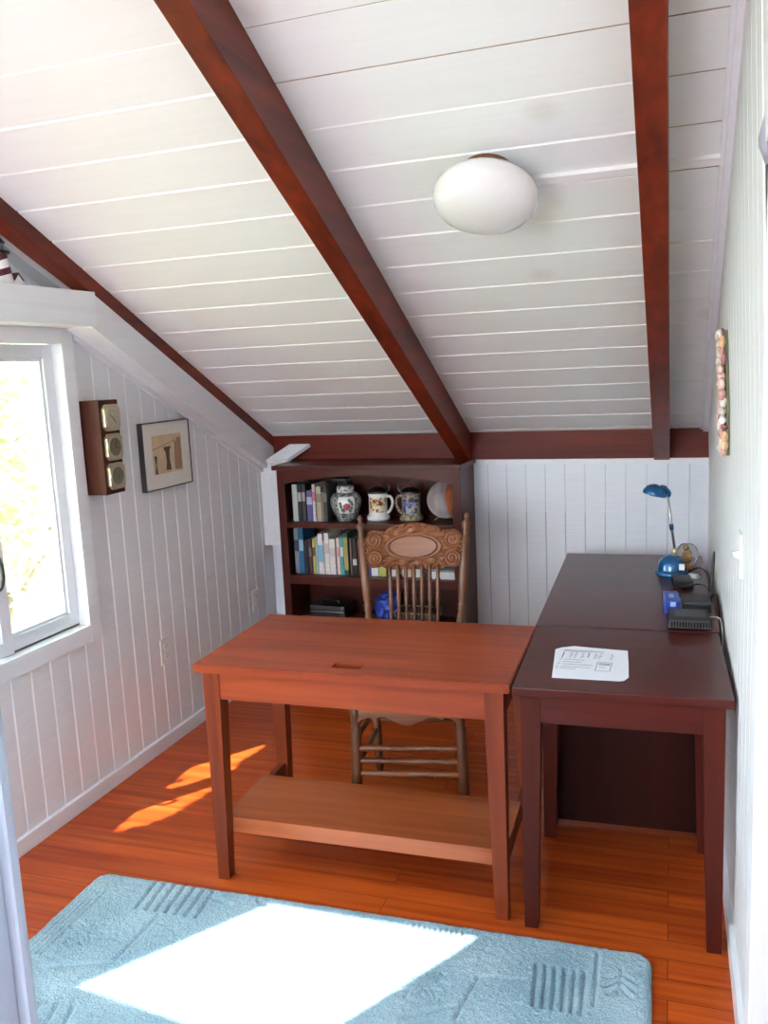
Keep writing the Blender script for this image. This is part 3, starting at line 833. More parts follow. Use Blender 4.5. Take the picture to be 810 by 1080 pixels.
cb('top_panel', [(BX0-.020, BX1+.012, BY0-.018, BY1, 1.166, 1.190)], M['case_x'], .004)
cb('back_panel', [(BX0+.022, BX1-.022, BY1-.012, BY1-.002, .05, 1.163)], M['case_z'])
b = MB()
n = 24; w = BX1-BX0-.08
pts = [(-w/2, 1.166-0), (w/2, 1.166)]
arc = [(w/2-w*i/n, 1.092+.046*(1-((i/n-.5)*2)**2)) for i in range(n+1)]
b.prism([(x, .001, z) for x, z in pts+arc], (0, .017, 0)); b.build('arched_rail', M['case_x'], case)
for z in (.886, .602, .34, .10):
    cb('shelf', [(BX0+.022, BX1-.022, BY0+.010, BY1-.012, z-.026, z), (BX0+.040, BX1-.040, BY0+.002, BY0+.010, z-(.026 if z > .7 else .046), z)], M['case_x'], .0015)
cb('plinth', [(BX0+.04, BX1-.04, BY0+.004, BY0+.02, 0, .075)], M['case_x'])

# ---- books
def cloth(name, c, rough=.55): return plain('cover_'+name, c, rough, var=.12, scale=120)
S1, S2, S3 = .8865, .6025, .3405
def book(x0, x1, z0, top, col, label, group, band=None, y0=4.155, dep=.15, tilt=0, band_z=(.55, .8)):
    w = x1-x0-.001; h = top-z0
    r = root('book', label, 'book', (x0+.0005+w/2, y0, z0), 0, group, rot=(0, tilt, 0))
    b = MB(); t = min(.003, w*.18)
    m = cloth(label[:18].replace(' ', '_'), col)
    b.box(-w/2, -w/2+t, 0, dep, 0, h, None, .0008); b.box(w/2-t, w/2, 0, dep, 0, h, None, .0008); b.box(-w/2, w/2, -.003, .002, 0, h, None, .0015)
    b.build('cover', m, r)
    p = MB(); p.box(-w/2+t, w/2-t, .002, dep-.004, .003, h-.003); p.build('page_block', M['page'], r)
    if band:
        q = MB(); q.box(-w/2+.0004, w/2-.0004, -.0038, -.0028, h*band_z[0], h*band_z[1]); q.build('spine_label', plain('label_'+label[:14], band, .6), r)
    return r
g1 = 'books on the top shelf'
row1 = [(-2.019,-1.989,1.084,(178,190,186),'pale grey-green book, leftmost on the top shelf',None),
 (-1.988,-1.965,1.080,(24,22,24),'black book with pale spine lines beside the pale grey-green one',(168,164,150)),
 (-1.962,-1.942,1.082,(56,52,56),'thin charcoal book left of the purple one',(150,150,150)),
 (-1.936,-1.904,1.050,(92,86,140),'short purple-blue book on the top shelf',(180,180,210)),
 (-1.903,-1.886,1.084,(206,196,204),'tall white and pink book right of the purple one',(186,110,130)),
 (-1.880,-1.853,1.072,(178,166,146),'beige book in the middle of the top shelf row',(140,124,104)),
 (-1.852,-1.838,1.044,(120,110,98),'short taupe book squeezed beside the beige one',None),
 (-1.8375,-1.8195,1.076,(62,66,64),'dark grey-green book on the top shelf near the ginger jar',(120,124,116))]
for x0, x1, t, c, l, bd in row1: book(x0, x1, S1, t, srgb(*c), l, g1, srgb(*bd) if bd else None)
b_ = book(-1.812, -1.786, S1, 1.074, srgb(22,22,28), 'black book half hidden behind the ginger jar', g1, None, 4.296, .078)
b_ = book(-1.782, -1.758, S1, 1.078, srgb(16,16,20), 'black book behind the ginger jar, last of the top row', g1, srgb(90,90,96), 4.296, .078)
g2 = 'books on the second shelf'
row2 = [(-2.024,-1.998,.846,(120,134,150),'tall grey-blue book at the left end of the second shelf',(40,60,90)),
 (-1.996,-1.970,.848,(24,98,142),'tall bright blue book on the second shelf',(150,190,210)),
 (-1.968,-1.946,.780,(36,24,24),'low black book between the tall blue one and the purple-brown one',None),
 (-1.942,-1.924,.791,(66,42,58),'purple-brown book beside the yellow one',(120,100,110)),
 (-1.920,-1.903,.795,(196,180,84),'yellow book on the second shelf',(90,80,50)),
 (-1.902,-1.888,.802,(150,180,190),'thin pale blue book right of the yellow one',None),
 (-1.887,-1.858,.821,(222,220,222),'tall white book with a light blue band',(126,182,210)),
 (-1.857,-1.850,.787,(190,180,170),'very thin cream booklet among the white books',None),
 (-1.849,-1.823,.825,(226,222,220),'tallest plain white book on the second shelf',(200,190,190)),
 (-1.822,-1.789,.794,(224,218,212),'thick shorter white book',(206,198,196)),
 (-1.781,-1.763,.801,(218,196,196),'pale pink and white book',(196,150,150)),
 (-1.761,-1.742,.802,(72,170,178),'turquoise book on the second shelf',(200,220,220)),
 (-1.741,-1.716,.827,(18,84,74),'dark green book with small gold lettering',(168,160,96)),
 (-1.706,-1.696,.800,(110,92,86),'thin brown book right of the dark green one',None),
 (-1.692,-1.668,.797,(40,30,30),'black book with a white spine label behind the chair post',(196,196,190)),
 (-1.664,-1.640,.786,(58,34,30),'dark maroon book hidden partly by the left chair post',None)]
for x0, x1, t, c, l, bd in row2:
    bz = (.12, .9) if 'gold' in l else ((.30,.72) if 'light blue band' in l else ((.28, .45) if 'white spine label' in l else (.5, .75)))
    book(x0, x1, S2, t, srgb(*c), l, g2, srgb(*bd) if bd else None, band_z=bz)
# books lying across the tops of the two rows
def flat_book(x0, x1, z, h, col, label, y0=4.17, d=.15):
    r = root('book', label, 'book', ((x0+x1)/2, y0, z), 0, 'books lying flat in the bookcase'); w = x1-x0
    b = MB(); b.box(-w/2, w/2, 0, d, 0, .002, None, .0006); b.box(-w/2, w/2, 0, d, h-.002, h, None, .0006); b.box(-w/2, w/2, -.002, .002, 0, h, None, .0008)
    b.build('cover', cloth(label[:12], col), r)
    p = MB(); p.box(-w/2+.003, w/2-.003, .002, d-.003, .002, h-.002); p.build('page_block', M['page'], r)
flat_book(-1.850, -1.765, 1.0785, .016, srgb(52,50,50), 'dark book lying flat on top of the upper row, above the jar', 4.30, .075)
flat_book(-1.826, -1.756, .828, .020, srgb(74,62,50), 'brown book lying flat on top of the white books', 4.17)

# ---- small things on the second shelf behind the chair back
def carton(x0, x1, y0, y1, z0, z1, col, label, strip=None):
    r = root('carton', label, 'box', ((x0+x1)/2, (y0+y1)/2, z0), 0, 'small boxes behind the chair back')
    b = MB(); w, d = (x1-x0)/2, (y1-y0)/2
    b.box(-w, w, -d, d, 0, z1-z0-.004, None, .001); b.build('box_body', plain('card_'+label[:12], col, .6, var=.05), r)
    b = MB(); b.box(-w-.0006, w+.0006, -d-.0006, d+.0006, z1-z0-.010, z1-z0, None, .001); b.build('box_lid', plain('lid_'+label[:12], strip or col, .6, var=.05), r)
carton(-1.622,-1.592, 4.15,4.25, S2, .660, srgb(34,70,170), 'small blue box beside the white one, left of the chair spindles', srgb(50,100,190))
carton(-1.589,-1.552, 4.15,4.25, S2, .658, srgb(220,222,226), 'small white box between the blue and the yellow-green one')
carton(-1.547,-1.508, 4.15,4.25, S2, .662, srgb(176,178,92), 'small yellow-green box under the carved crest', srgb(200,200,150))
for k, (x, hgt, c, l) in enumerate(((-1.470,.664,(210,210,214),'white small box behind the leftmost spindles'),(-1.400,.666,(190,176,160),'tan small box behind the middle spindles'),(-1.335,.668,(224,224,228),'off-white small box behind the right spindles'))):
    carton(x-.024, x+.024, 4.16, 4.25, S2, hgt, srgb(*c), l)
carton(-1.262,-1.140, 4.14,4.28, S2, .650, srgb(226,226,228), 'wide flat white box at the right end of the second shelf', srgb(150,152,158))

# ---- bottom visible shelf: black case, blue bag, mesh basket
b = MB(); b.box(-.105, .105, 0, .17, 0, .085, None, .022); pc = root('camera_bag', 'black soft case with handle on the third shelf left', 'bag', (-1.865, 4.17, S3))
b.build('bag_body', M['black'], pc)
b = MB(); b.tube(spline([(-.05,.05,.082),(-.045,.05,.100),(.045,.05,.100),(.05,.05,.082)], 6), .005); b.build('bag_handle', M['blackgloss'], pc)
b = MB(); b.tube(spline([(-.098,-.001,.05),(0,-.004,.052),(.098,-.001,.05)], 6), .003); b.build('zip', M['steel'], pc)
bb = root('blue_bag', 'crumpled blue plastic bag on the third shelf behind the chair', 'bag', (-1.535, 4.20, S3))
b = MB(); b.ball((0,.04,.080), .080, None, 4, (.8,.65,1.0), .5)
for v in b.bm.verts: v.co.z = max(v.co.z, .001); v.co.x = min(v.co.x, .060)
b.build('bag_body', M['blue_pl'], bb)
b = MB(); b.ball((.015,.03,.150), .028, None, 3, (1.2,.7,.7), .6); b.build('bag_knot', M['blue_pl'], bb)
bk = root('wire_basket', 'low wire basket with ribs on the third shelf behind the spindles', 'basket', (-1.36, 4.21, S3))
for i in range(15):
    pass
b = MB()
for i in range(16):
    a = -.11+.22*i/15
    b.tube([(a*.8, -.05, .004), (a, -.07, .075)], .0018, None, 5); b.tube([(a*.8, .05, .004), (a, .07, .075)], .0018, None, 5)
b.box(-.09, .09, -.055, .055, 0, .004); b.build('basket_ribs', M['steel'], bk)
b = MB(); b.tube([(-.112,-.072,.075),(.112,-.072,.075),(.112,.072,.075),(-.112,.072,.075),(-.112,-.072,.075)], .003, None, 6); b.build('basket_rim', M['brass'], bk)
b = MB(); b.tube(spline([(-.08,0,.03),(-.04,.03,.10),(0,-.03,.14),(.04,.03,.12),(.08,-.02,.14),(.09,.03,.05)], 6), .004)
tag(b.build('coiled_cable', M['black'], None, (-1.36, 4.21, S3+.002)), 'black coiled cable sticking out of the wire basket', 'cable')
b = MB(); b.box(-.05,.05,0,.17,0,.02,None,.002)
fb = root('notebook', 'dark red notebook lying flat on the third shelf beside the black case', 'book', (-1.69, 4.15, S3)); b.build('cover', cloth('notebook', srgb(70,26,28)), fb)
p = MB(); p.box(-.047,.0505,.003,.168,.003,.017); p.build('page_block', M['page'], fb)

# ---- ginger jar, steins, plate
jar = root('ginger_jar', 'round lidded ginger jar with pink flower panel on the top shelf', 'jar', (-1.734, 4.205, S1))
M['jarpat'] = speckle('green_floral_glaze', [srgb(52,66,60), srgb(150,160,152), srgb(84,104,92), srgb(120,112,118), srgb(190,192,186)], 150)
b = MB(); jp = [(.046,0),(.052,.004),(.055,.02),(.068,.045),(.080,.08),(.083,.10),(.079,.125),(.066,.143),(.045,.150),(.040,.152)]
b.lathe(jp, None, 32); b.build('jar_body', M['jarpat'], jar)
b = MB(); b.lathe([(.043,.150),(.046,.152),(.046,.176),(.040,.184),(.022,.187),(.001,.188)], None, 28); b.build('jar_lid', speckle('lid_glaze', [srgb(196,196,198), srgb(220,218,220), srgb(110,106,112), srgb(206,202,206)], 90), jar)
def patch(prof, a0, a1, off, m, name, parent, seg=14, T=None):
    b = MB(); b.lathe([(r+off, z) for r, z in prof], None, seg, T, False, a0, a1)
    o = b.build(name, m, parent)
    return o
aj = -PI/2+.40       # towards the camera
pm = [(.069,.047),(.0805,.08),(.0835,.10),(.0795,.123),(.072,.134)]
patch(pm, aj-.56, aj+.56, .0012, M['ceramic'], 'flower_panel', jar)
def jr(z):
    for (r0,z0),(r1,z1) in zip(jp, jp[1:]):
        if z0 <= z <= z1: return r0+(r1-r0)*(z-z0)/(z1-z0)
def onjar(a, z, o): r = jr(z)+o; return V((r*math.cos(a), r*math.sin(a), z))
b = MB()
for k in range(7):
    th = 2*PI*k/7
    b.ball(onjar(aj+.02+.13*math.cos(th), .082+.011*math.sin(th), .002), .009, None, 2, (1,1,1))
b.ball(onjar(aj+.02, .082, .004), .008); b.build('painted_flower', plain('pink_enamel', srgb(190,84,110), .3, var=.2), jar)
b = MB()
for da, dz in ((-.35,.085),(-.28,.068),(.33,.075),(.30,.105),(.18,.115),(.36,.095),(-.2,.062),(.25,.06),(-.38,.10)):
    b.ball(onjar(aj+da, dz, .0015), .010, None, 2, (.8,.5,1))
b.build('painted_leaves', plain('green_enamel', srgb(74,116,92), .3, var=.2), jar)

def stein(x, y, glaze, scene_cols, hs, label, R=.056):
    r = root('beer_stein', label, 'stein', (x, y, S1), 0, 'lidded beer steins')
    b = MB(); b.lathe([(.050,0),(.060,.003),(.062,.018),(.056,.026),(.050,.036),(.049,.05),(.048,.125),(.051,.132),(.051,.140),(.046,.143)], None, 28)
    b.build('stein_body', glaze, r)
    pm = [(.0490,.045),(.0486,.075),(.0484,.10),(.0480,.122)]
    a = -PI/2+.33*1.0
    patch(pm, a-1.0, a+1.0, .0010, speckle('scene_'+label[:8], scene_cols, 70), 'painted_scene', r)
    b = MB(); b.lathe([(.052,.143),(.053,.148),(.048,.156),(.034,.166),(.020,.171),(.012,.175)], None, 26); b.build('stein_lid', M['pewter'], r)
    b = MB(); b.lathe([(.004,.172),(.012,.178),(.013,.184),(.006,.192),(.007,.198),(.002,.205)], None, 14); b.build('lid_finial', plain('finial_red', srgb(112,36,30), .3), r)
    b = MB(); b.tube(spline([(hs*.047,0,.125),(hs*.068,0,.124),(hs*.080,0,.10),(hs*.075,0,.068),(hs*.060,0,.044),(hs*.047,0,.040)], 6), .0075, None, 10); b.build('handle', glaze, r)
    b = MB(); b.tube(spline([(hs*.050,0,.150),(hs*.062,0,.156),(hs*.066,0,.170),(hs*.062,0,.184)], 5), [.005]*15+[.007], None, 8); b.build('thumb_lift', M['pewter'], r)
stein(-1.566, 4.235, M['ceramic'], [srgb(206,176,110), srgb(140,62,44), srgb(222,206,170), srgb(170,110,60), srgb(110,54,44), srgb(226,214,190)], 1, 'white beer stein with red-brown figures, handle on the right')
stein(-1.385, 4.235, speckle('grey_tan_stoneware', [srgb(150,140,118), srgb(128,120,100), srgb(170,158,134), srgb(110,84,64)], 120), [srgb(90,110,160), srgb(150,160,190), srgb(70,60,76), srgb(120,130,170), srgb(170,160,150)], -1, 'grey-tan beer stein with blue picture, handle on the left')

pl = root('decorative_plate', 'round glass plate with orange-brown leaf standing at the right end of the top shelf', 'plate', (-1.212, 4.27, S1))
TP = Matrix.Translation((0,.0,.100)) @ Matrix.Rotation(math.radians(76), 4, 'X')
TP = Matrix.Translation((0,.0,.102)) @ Matrix.Rotation(math.radians(22), 4, 'Z') @ Matrix.Rotation(math.radians(76), 4, 'X')
b = MB(); b.lathe([(.001,.004),(.050,.004),(.070,-.004),(.094,-.016+.028),(.096,.014),(.094,.016),(.070,.002),(.050,.009),(.001,.009)], None, 36, TP, False)
b.build('plate_body', wood('swirled_glass', srgb(96,70,66), srgb(196,186,192), 2, .5, .14, .8, bump=0), pl)
b = MB()
LFS = 1.12
lf = [(0,-.075),(.012,-.045),(.040,-.055),(.034,-.025),(.066,-.018),(.048,.006),(.064,.036),(.034,.034),(.030,.060),(.010,.050),(0,.080),(-.008,.050),(-.014,.02),(-.010,-.04)]
b.prism([TP @ V((x*LFS+.016, y*LFS, .011)) for x, y in lf], TP.to_3x3() @ V((0,0,.003))); b.build('leaf_motif', wood('orange_leaf', srgb(120,56,28), srgb(200,112,60), 2, 3, .3), pl)
b = MB(); b.tube([(-.05,-.03,.003),(-.04,.0,.012),(-.04,.06,.003)], .003); b.tube([(.05,-.03,.003),(.04,.0,.012),(.04,.06,.003)], .003); b.tube([(-.04,.01,.010),(.04,.01,.010)], .003)
b.build('plate_stand', M['brass'], pl)

# ---- things on the left wall
st = root('weather_station', 'dark wooden plaque with three square brass dials beside the window', 'barometer', (XL, 2.89, 0))
FXp = .098
b = MB(); b.box(.0, FXp, -.060, .060, 1.222, 1.592, None, .004); b.build('plaque', M['plaque'], st)
for k, zc_ in enumerate((1.523, 1.408, 1.293)):
    s = .048; c = .016
    oct_ = [(-s+c,-s),(s-c,-s),(s,-s+c),(s,s-c),(s-c,s),(-s+c,s),(-s,s-c),(-s,-s+c)]
    b = MB(); b.prism([(FXp+.0005, y+.002, zc_+z*1.08) for y, z in oct_], (.014, 0, 0))
    bz = b.build('dial_bezel', M['brass'], st)
    b = MB(); TT = Matrix.Translation((FXp+.0148, .002, zc_)) @ Matrix.Rotation(PI/2, 4, 'Y')
    b.lathe([(.036,0),(.040,.002),(.043,.001),(.043,-.002)], None, 28, TT, False); b.build('dial_ring', M['brass'], bz)
    b = MB(); b.lathe([(.0005,.0006),(.036,.0006)], None, 28, TT, False); b.build('dial_face', M['dialface'] if k == 0 else M['dialface_d'], bz)
    b = MB()
    for j in range(12):
        a = 2*PI*j/12; q0 = TT @ V((.029*math.cos(a), .029*math.sin(a), .0012)); q1 = TT @ V((.034*math.cos(a), .034*math.sin(a), .0012)); b.tube([q0, q1], .0008, None, 4)
    b.build('dial_marks', M['blackm'], bz)
    b = MB()
    for a, l in (((.6,.026),(-2.2,.020)),((1.2,.024),(2.8,.028)),((2.0,.026),(.3,.018)))[k]:
        q0 = TT @ V((0,0,.002)); q1 = TT @ V((l*math.cos(a), l*math.sin(a), .002)); b.tube([q0, q1], .0014, None, 5)
    b.build('needle', M['black'], bz)

pic = root('framed_picture', 'small framed still-life print with white mat on the left wall', 'picture', (XL, 3.385, 1.327))
hw, hh, dp = .187, .150, .026
b = MB(); f = .0045
for y0, y1, z0, z1 in ((-hw,hw,hh-f,hh),(-hw,hw,-hh,-hh+f),(-hw,-hw+f,-hh+f,hh-f),(hw-f,hw,-hh+f,hh-f)): b.box(.0005, dp, y0, y1, z0, z1, None, .0008)
b.build('frame', plain('dark_pewter_frame', srgb(88,90,92), .35, .6, var=.05), pic)
b = MB(); b.box(.001, dp-.005, -hw+f, hw-f, -hh+f, hh-f); b.build('mat_board', plain('cream_mat', srgb(226,223,216), .6, var=.02), pic)
pr = MB(); pr.box(dp-.0049, dp-.0042, -.115, .115, -.082, .090)
prt = pr.build('art_print', plain('beige_wash', srgb(210,186,152), .6, var=.12, scale=14), pic)
b = MB()
xx = dp-.0041
def shp(poly, m=None): b.prism([(xx, y, z) for y, z in poly], (.0004, 0, 0), m)
gr = plain('umber_ink', srgb(86,72,58), .6, var=.1); g2_ = plain('ochre_wash', srgb(170,136,104), .6, var=.1); g3_ = plain('black_ink_line', srgb(40,34,32), .6)
shp([(-.02,-.070),(.022,-.070),(.012,-.02),(.016,.02),(.030,.035),(-.032,.035),(-.016,.012),(-.012,-.03)], gr)
shp([(-.105,-.080),(-.085,-.080),(-.092,-.04),(-.084,.0),(-.106,.0),(-.098,-.04)], gr)
shp([(.055,-.075),(.110,-.075),(.112,.075),(.085,.07),(.060,.05)], g2_)
for pts in ([(xx,.055,-.07),(xx,.060,.05),(xx,.052,.075)], [(xx,.085,-.07),(xx,.098,.0),(xx,.092,.06),(xx,.070,.072)], [(xx,-.115,.03),(xx,-.02,.045),(xx,.06,.06)]):
    b.tube(spline(pts, 5), .0012, g3_, 4)
b.build('painted_shapes', None, prt)

def outlet(y, z, label):
    r = root('wall_outlet', label, 'outlet', (XL, y, z), 0, 'white wall outlets')
    b = MB(); b.box(0, .006, -.036, .036, -.058, .058, None, .002); b.build('cover_plate', M['white_pl'], r)
    for dz in (-.021, .021):
        b = MB(); T = Matrix.Translation((.006, 0, dz)) @ Matrix.Rotation(PI/2, 4, 'Y')
        b.lathe([(.016,-.001),(.0165,.0015),(.015,.002),(.0005,.002)], None, 18, T, False); s = b.build('socket', M['white_pl'], r)
        b = MB(); b.box(.0078,.0086,-.0075,-.0055,dz-.002,dz+.008); b.box(.0078,.0086,.0055,.0075,dz-.002,dz+.007); b.box(.0078,.0086,-.002,.002,dz-.010,dz-.006); b.build('slots', M['slot'], s)
outlet(3.262, .441, 'white outlet low on the left wall, left of the desk')
outlet(4.140, .446, 'white outlet low on the left wall, behind the desk corner by the bookcase')

# light switch on the right wall
sw = root('light_switch', 'white light switch plate on the right wall above the near dark table', 'switch', (xr(2.38), 2.38, 1.15), math.atan(-.0285)*-1)
b = MB(); b.box(-.008, .001, -.036, .036, -.058, .058, None, .002); b.build('cover_plate', M['white_pl'], sw)
b = MB(); b.hexa([(-.022,-.004,-.006),(-.007,-.005,-.012),(-.007,.005,-.012),(-.022,.004,-.006),(-.024,-.004,.006),(-.007,-.005,.010),(-.007,.005,.010),(-.024,.004,.006)], None, .001); b.build('toggle', M['white_pl'], sw)

# shell plaque on the right wall
def P_r(y, z, o): return V((xr(y)-.03*(z-1.1)-o, y, z))
sh = root('shell_plaque', 'arched wall plaque covered with pink and cream seashells on the right wall', 'wall decoration', (xr(3.15), 3.15, 1.3))
off = V((xr(3.15), 3.15, 1.3))
SY0, SY1, SZ0, SZ1 = 2.82, 3.42, 1.335, 1.76
LH = .0
ang = math.atan(.0285)
b = MB()
n = 20
def sz(t):      # board outline along z: t in 0..1 -> y range (vertical oval plaque)
    return .10+.05*math.sin(PI*t)
yc_ = 2.86
pts = [P_r(yc_-sz(i/n)*.56, 1.36+.37*i/n, .002)-off for i in range(n+1)]+[P_r(yc_+sz(1-i/n)*.56, 1.36+.37*(1-i/n), .002)-off for i in range(n+1)]
b.prism(pts, (-.007, 0, 0)); b.build('backing_board', plain('green_felt_board', srgb(112,118,84), .8, var=.1), sh)
cols = [plain('shell_'+nm, srgb(*c), .35, var=.15, scale=90) for nm, c in (('cream',(236,224,206)),('pink',(228,190,180)),('peach',(230,186,150)),('mauve',(172,116,124)),('white',(240,234,228)),('rose',(212,164,156)))]
ks = 0
for i in range(15):
    for j in range(5):
        t = (i+.5+.2*rnd.uniform(-1,1))/15; u = (j+.5)/5*2-1+.12*rnd.uniform(-1,1)
        y = yc_+sz(t)*.60*u; z = 1.36+.37*t
        c = P_r(y, z, .012+.010*rnd.random())-off
        b = MB(); R = Matrix.Rotation(rnd.uniform(0, 2*PI), 3, 'X')
        kind = rnd.random()
        if kind < .55:      # ribbed cockle
            ret = bmesh.ops.create_uvsphere(b.bm, u_segments=14, v_segments=7, radius=1)
            rr = .015+.006*rnd.random()
            for v in ret['verts']:
                a = math.atan2(v.co.y, v.co.z); k = 1+.10*math.cos(a*8)
                v.co = R @ V((-(v.co.x)*rr*.55, v.co.y*rr*k, v.co.z*rr*k*.85))+c
            for f in b.bm.faces: f.smooth = True
        else:               # small whelk: a turned spiral cone
            d = R @ V((0, .7, .7)); d.normalize(); L = .030+.012*rnd.random()
            b.turned(c-d*L/2, c+d*L/2, [(0,.002),(.15,.006),(.3,.010),(.42,.012),(.5,.009),(.56,.0105),(.66,.007),(.71,.008),(.8,.005),(.84,.0055),(1,.001)], None, 9)
        b.build('seashell', cols[rnd.choice((0,0,1,1,2,3,4,4,5))], sh); ks += 1

# ---- ceiling lamp
LP_ = V((-.556, 2.50, 0)); LP_.z = cz(LP_.y)
q = V((0,0,1)).rotation_difference(NRM)
lamp = root('ceiling_lamp', 'white opal glass globe lamp on the sloping ceiling', 'ceiling light', LP_, 0, None, q.to_euler())
b = MB(); b.lathe([(.070,-.002),(.072,.004),(.066,.016),(.056,.024),(.052,.040),(.001,.040)], None, 28); b.build('lamp_base', plain('red_brown_fitter', srgb(124,84,62), .4, .3), lamp)
b = MB(); b.lathe([(.050,.034),(.060,.037),(.098,.043),(.126,.054),(.141,.071),(.1455,.089),(.142,.108),(.126,.127),(.096,.143),(.056,.153),(.020,.156),(.001,.156)], None, 48); b.build('glass_globe', M['glassglobe'], lamp)
b = MB()
for k in range(3):
    a = 2*PI*k/3+.4; b.turned((.05*math.cos(a), .05*math.sin(a), .030), (.066*math.cos(a), .066*math.sin(a), .030), [(0,.003),(.6,.003),(.62,.006),(1,.006)], None, 8)
b.build('thumb_screws', M['brass'], lamp)

# ---- desk lamp
dl = root('desk_lamp', 'blue desk lamp with domed base and tilted shade on the far dark table', 'lamp', (-.095, 3.775, TZ))
b = MB(); b.lathe([(.064,0),(.066,.006),(.064,.016),(.058,.020),(.056,.026),(.056,.040),(.050,.058),(.036,.074),(.018,.082),(.012,.083)], None, 32); b.build('lamp_base', M['blue_lamp'], dl)
b = MB(); b.lathe([(.059,.018),(.0605,.020),(.059,.023)], None, 32, None, False); b.build('base_ring', M['black'], dl)
b = MB(); b.box(.030, .052, -.052, -.036, .030, .055, None, .003); b.build('switch_button', M['white_pl'], dl)
a0 = V((.012, 0, .08)); a1 = V((-.018, -.02, .345))
b = MB(); b.turned((.012,0,.080), (.012,0,.112), [(0,.013),(.8,.012),(1,.008)], None, 14); b.build('arm_socket', M['brass'], dl)
b = MB(); b.tube([a0+V((0,0,.03)), a0.lerp(a1,.5), a1], .0055, None, 10); b.build('arm', M['steel'], dl)
b = MB(); p_ = a0.lerp(a1, .42); p__ = a0.lerp(a1, .52); b.turned(p_, p__, [(0,.007),(.2,.0085),(.8,.0085),(1,.007)], None, 12); b.build('arm_sleeve', M['blue_lamp'], dl)
b = MB()
hd = a1; hv = V((-.085, -.02, -.012))      # the shade reaches out to the left
T = Matrix.Translation(hd+V((-.052,-.010,-.002))) @ Matrix.Rotation(math.radians(14), 4, 'Y') @ Matrix.Scale(.86, 4)
b.lathe([(.056,0),(.0575,.002),(.054,.016),(.044,.034),(.028,.045),(.010,.050),(.001,.0505)], None, 28, T, False)
b.lathe([(.053,.001),(.050,.016),(.040,.031),(.024,.041),(.001,.046)], None, 28, T, False)
sd = b.build('lamp_shade', M['blue_lamp'], dl)
b = MB(); b.tube(spline([hd+V((-.028,-.005,.026)), hd+V((-.006,0,.018)), hd+V((.006,.002,.0)), hd+V((.002,0,-.012))], 5), [.013]*5+[.010]*6+[.008]*5, None, 12); b.build('shade_neck', M['blue_lamp'], sd)
b = MB(); b.ball(hd+V((-.060,-.010,.006)), .014, None, 2, (1,1,1.2)); b.build('bulb', M['ceramic'], sd)

# small glass ornament behind the lamp
orn = root('glass_ornament', 'small round glass ornament with tan figure behind the blue lamp', 'ornament', (-.036, 3.90, TZ))
b = MB(); b.lathe([(.034,0),(.036,.006),(.034,.018),(.026,.022)], None, 20); b.build('ornament_base', wood('tan_wood', srgb(130,92,56), srgb(180,140,96), 2, 3), orn)
b = MB(); b.ball((0,0,.05), .020, None, 3, (1,.8,1.5), .3); b.ball((-.004,-.004,.088), .013, None, 2, (1,1,1)); b.ball((.012,-.004,.064), .008, None, 2, (1,1,1.6)); b.build('figure', plain('tan_resin', srgb(178,140,96), .5, var=.2), orn)
mg, ntg, bg = new_mat('clear_dome')
bg.inputs['Base Color'].default_value = (.95,.95,.95,1); bg.inputs['Roughness'].default_value = .03; bg.inputs['Transmission Weight'].default_value = 1; bg.inputs['IOR'].default_value = 1.05
b = MB(); b.lathe([(.030,.020),(.042,.040),(.046,.062),(.040,.088),(.024,.104),(.001,.108)], None, 28, None, False); b.build('glass_dome', mg, orn)

# ---- router, second box, blue box, adapter, cables
rt = root('router', 'black wireless router box at the front of the equipment on the dark tables', 'router', (-.020, 3.055, TZ+.0006), math.radians(2.6))
b = MB(); b.hexa([(-.070,-.075,.004),(.070,-.075,.004),(.070,.075,.004),(-.070,.075,.004),(-.066,-.066,.034),(.066,-.066,.034),(.066,.072,.034),(-.066,.072,.034)], None, .006); b.build('router_body', M['black'], rt)
b = MB()
for i in range(14): b.box(-.060+i*.0092, -.0555+i*.0092, -.0745, -.070, .010, .026)
b.build('vent_ribs', M['blackgloss'], rt)
b = MB(); b.box(-.045, .055, -.035, .05, .0342, .0352, None, .0003); b.build('top_plate', plain('graphite_plate', srgb(58,58,64), .3), rt)
b = MB()
for sx in (-.055, .055): b.box(sx-.008, sx+.008, -.05, .05, 0, .0045)
b.build('foot', M['black'], rt)
md = root('modem', 'second black network box behind the router', 'modem', (.004, 3.25, TZ+.0006), math.radians(2.6))
b = MB(); b.box(-.050, .050, -.065, .065, .004, .042, None, .008); b.build('modem_body', plain('grey_black_plastic', srgb(40,40,46), .45, var=.1), md)
b = MB()
for i in range(12): b.box(-.03+i*.0068, -.0265+i*.0068, -.045, .05, .0420, .0428)
b.build('vent_ribs', M['black'], md)
b = MB(); b.box(-.04,.04,-.05,.05,0,.0045); b.build('foot', M['black'], md)
an = MB(); an.turned((.048,.030,.02), (.050,.032,.060), [(0,.007),(1,.007)], None, 10); an.turned((.050,.032,.055), (.060,.034,.205), [(0,.007),(.1,.0062),(.9,.0048),(1,.003)], None, 10); an.build('antenna', M['black'], md)
bx = root('hard_drive', 'translucent blue plastic gadget box beside the black network boxes', 'box', (-.082, 3.235, TZ), math.radians(4))
b = MB(); b.box(-.027, .027, -.07, .07, 0, .050, None, .006); b.build('blue_shell', M['blue_pl'], bx)
b = MB(); b.box(-.006, .012, -.0712, -.0700, .028, .044); b.box(-.008, .008, -.030, .020, .0500, .0508); b.build('pale_label', plain('pale_blue_label', srgb(170,196,230), .4), bx)
ad = root('power_adapter', 'black power adapter block in front of the blue lamp base', 'adapter', (-.050, 3.58, TZ), math.radians(8))
b = MB(); b.box(-.036, .036, -.055, .055, 0, .034, None, .005); b.build('adapter_body', M['black'], ad)
b = MB(); b.tube([(.0,.055,.017),(.0,.075,.017)], [.006,.004]); b.build('strain_relief', M['black'], ad)
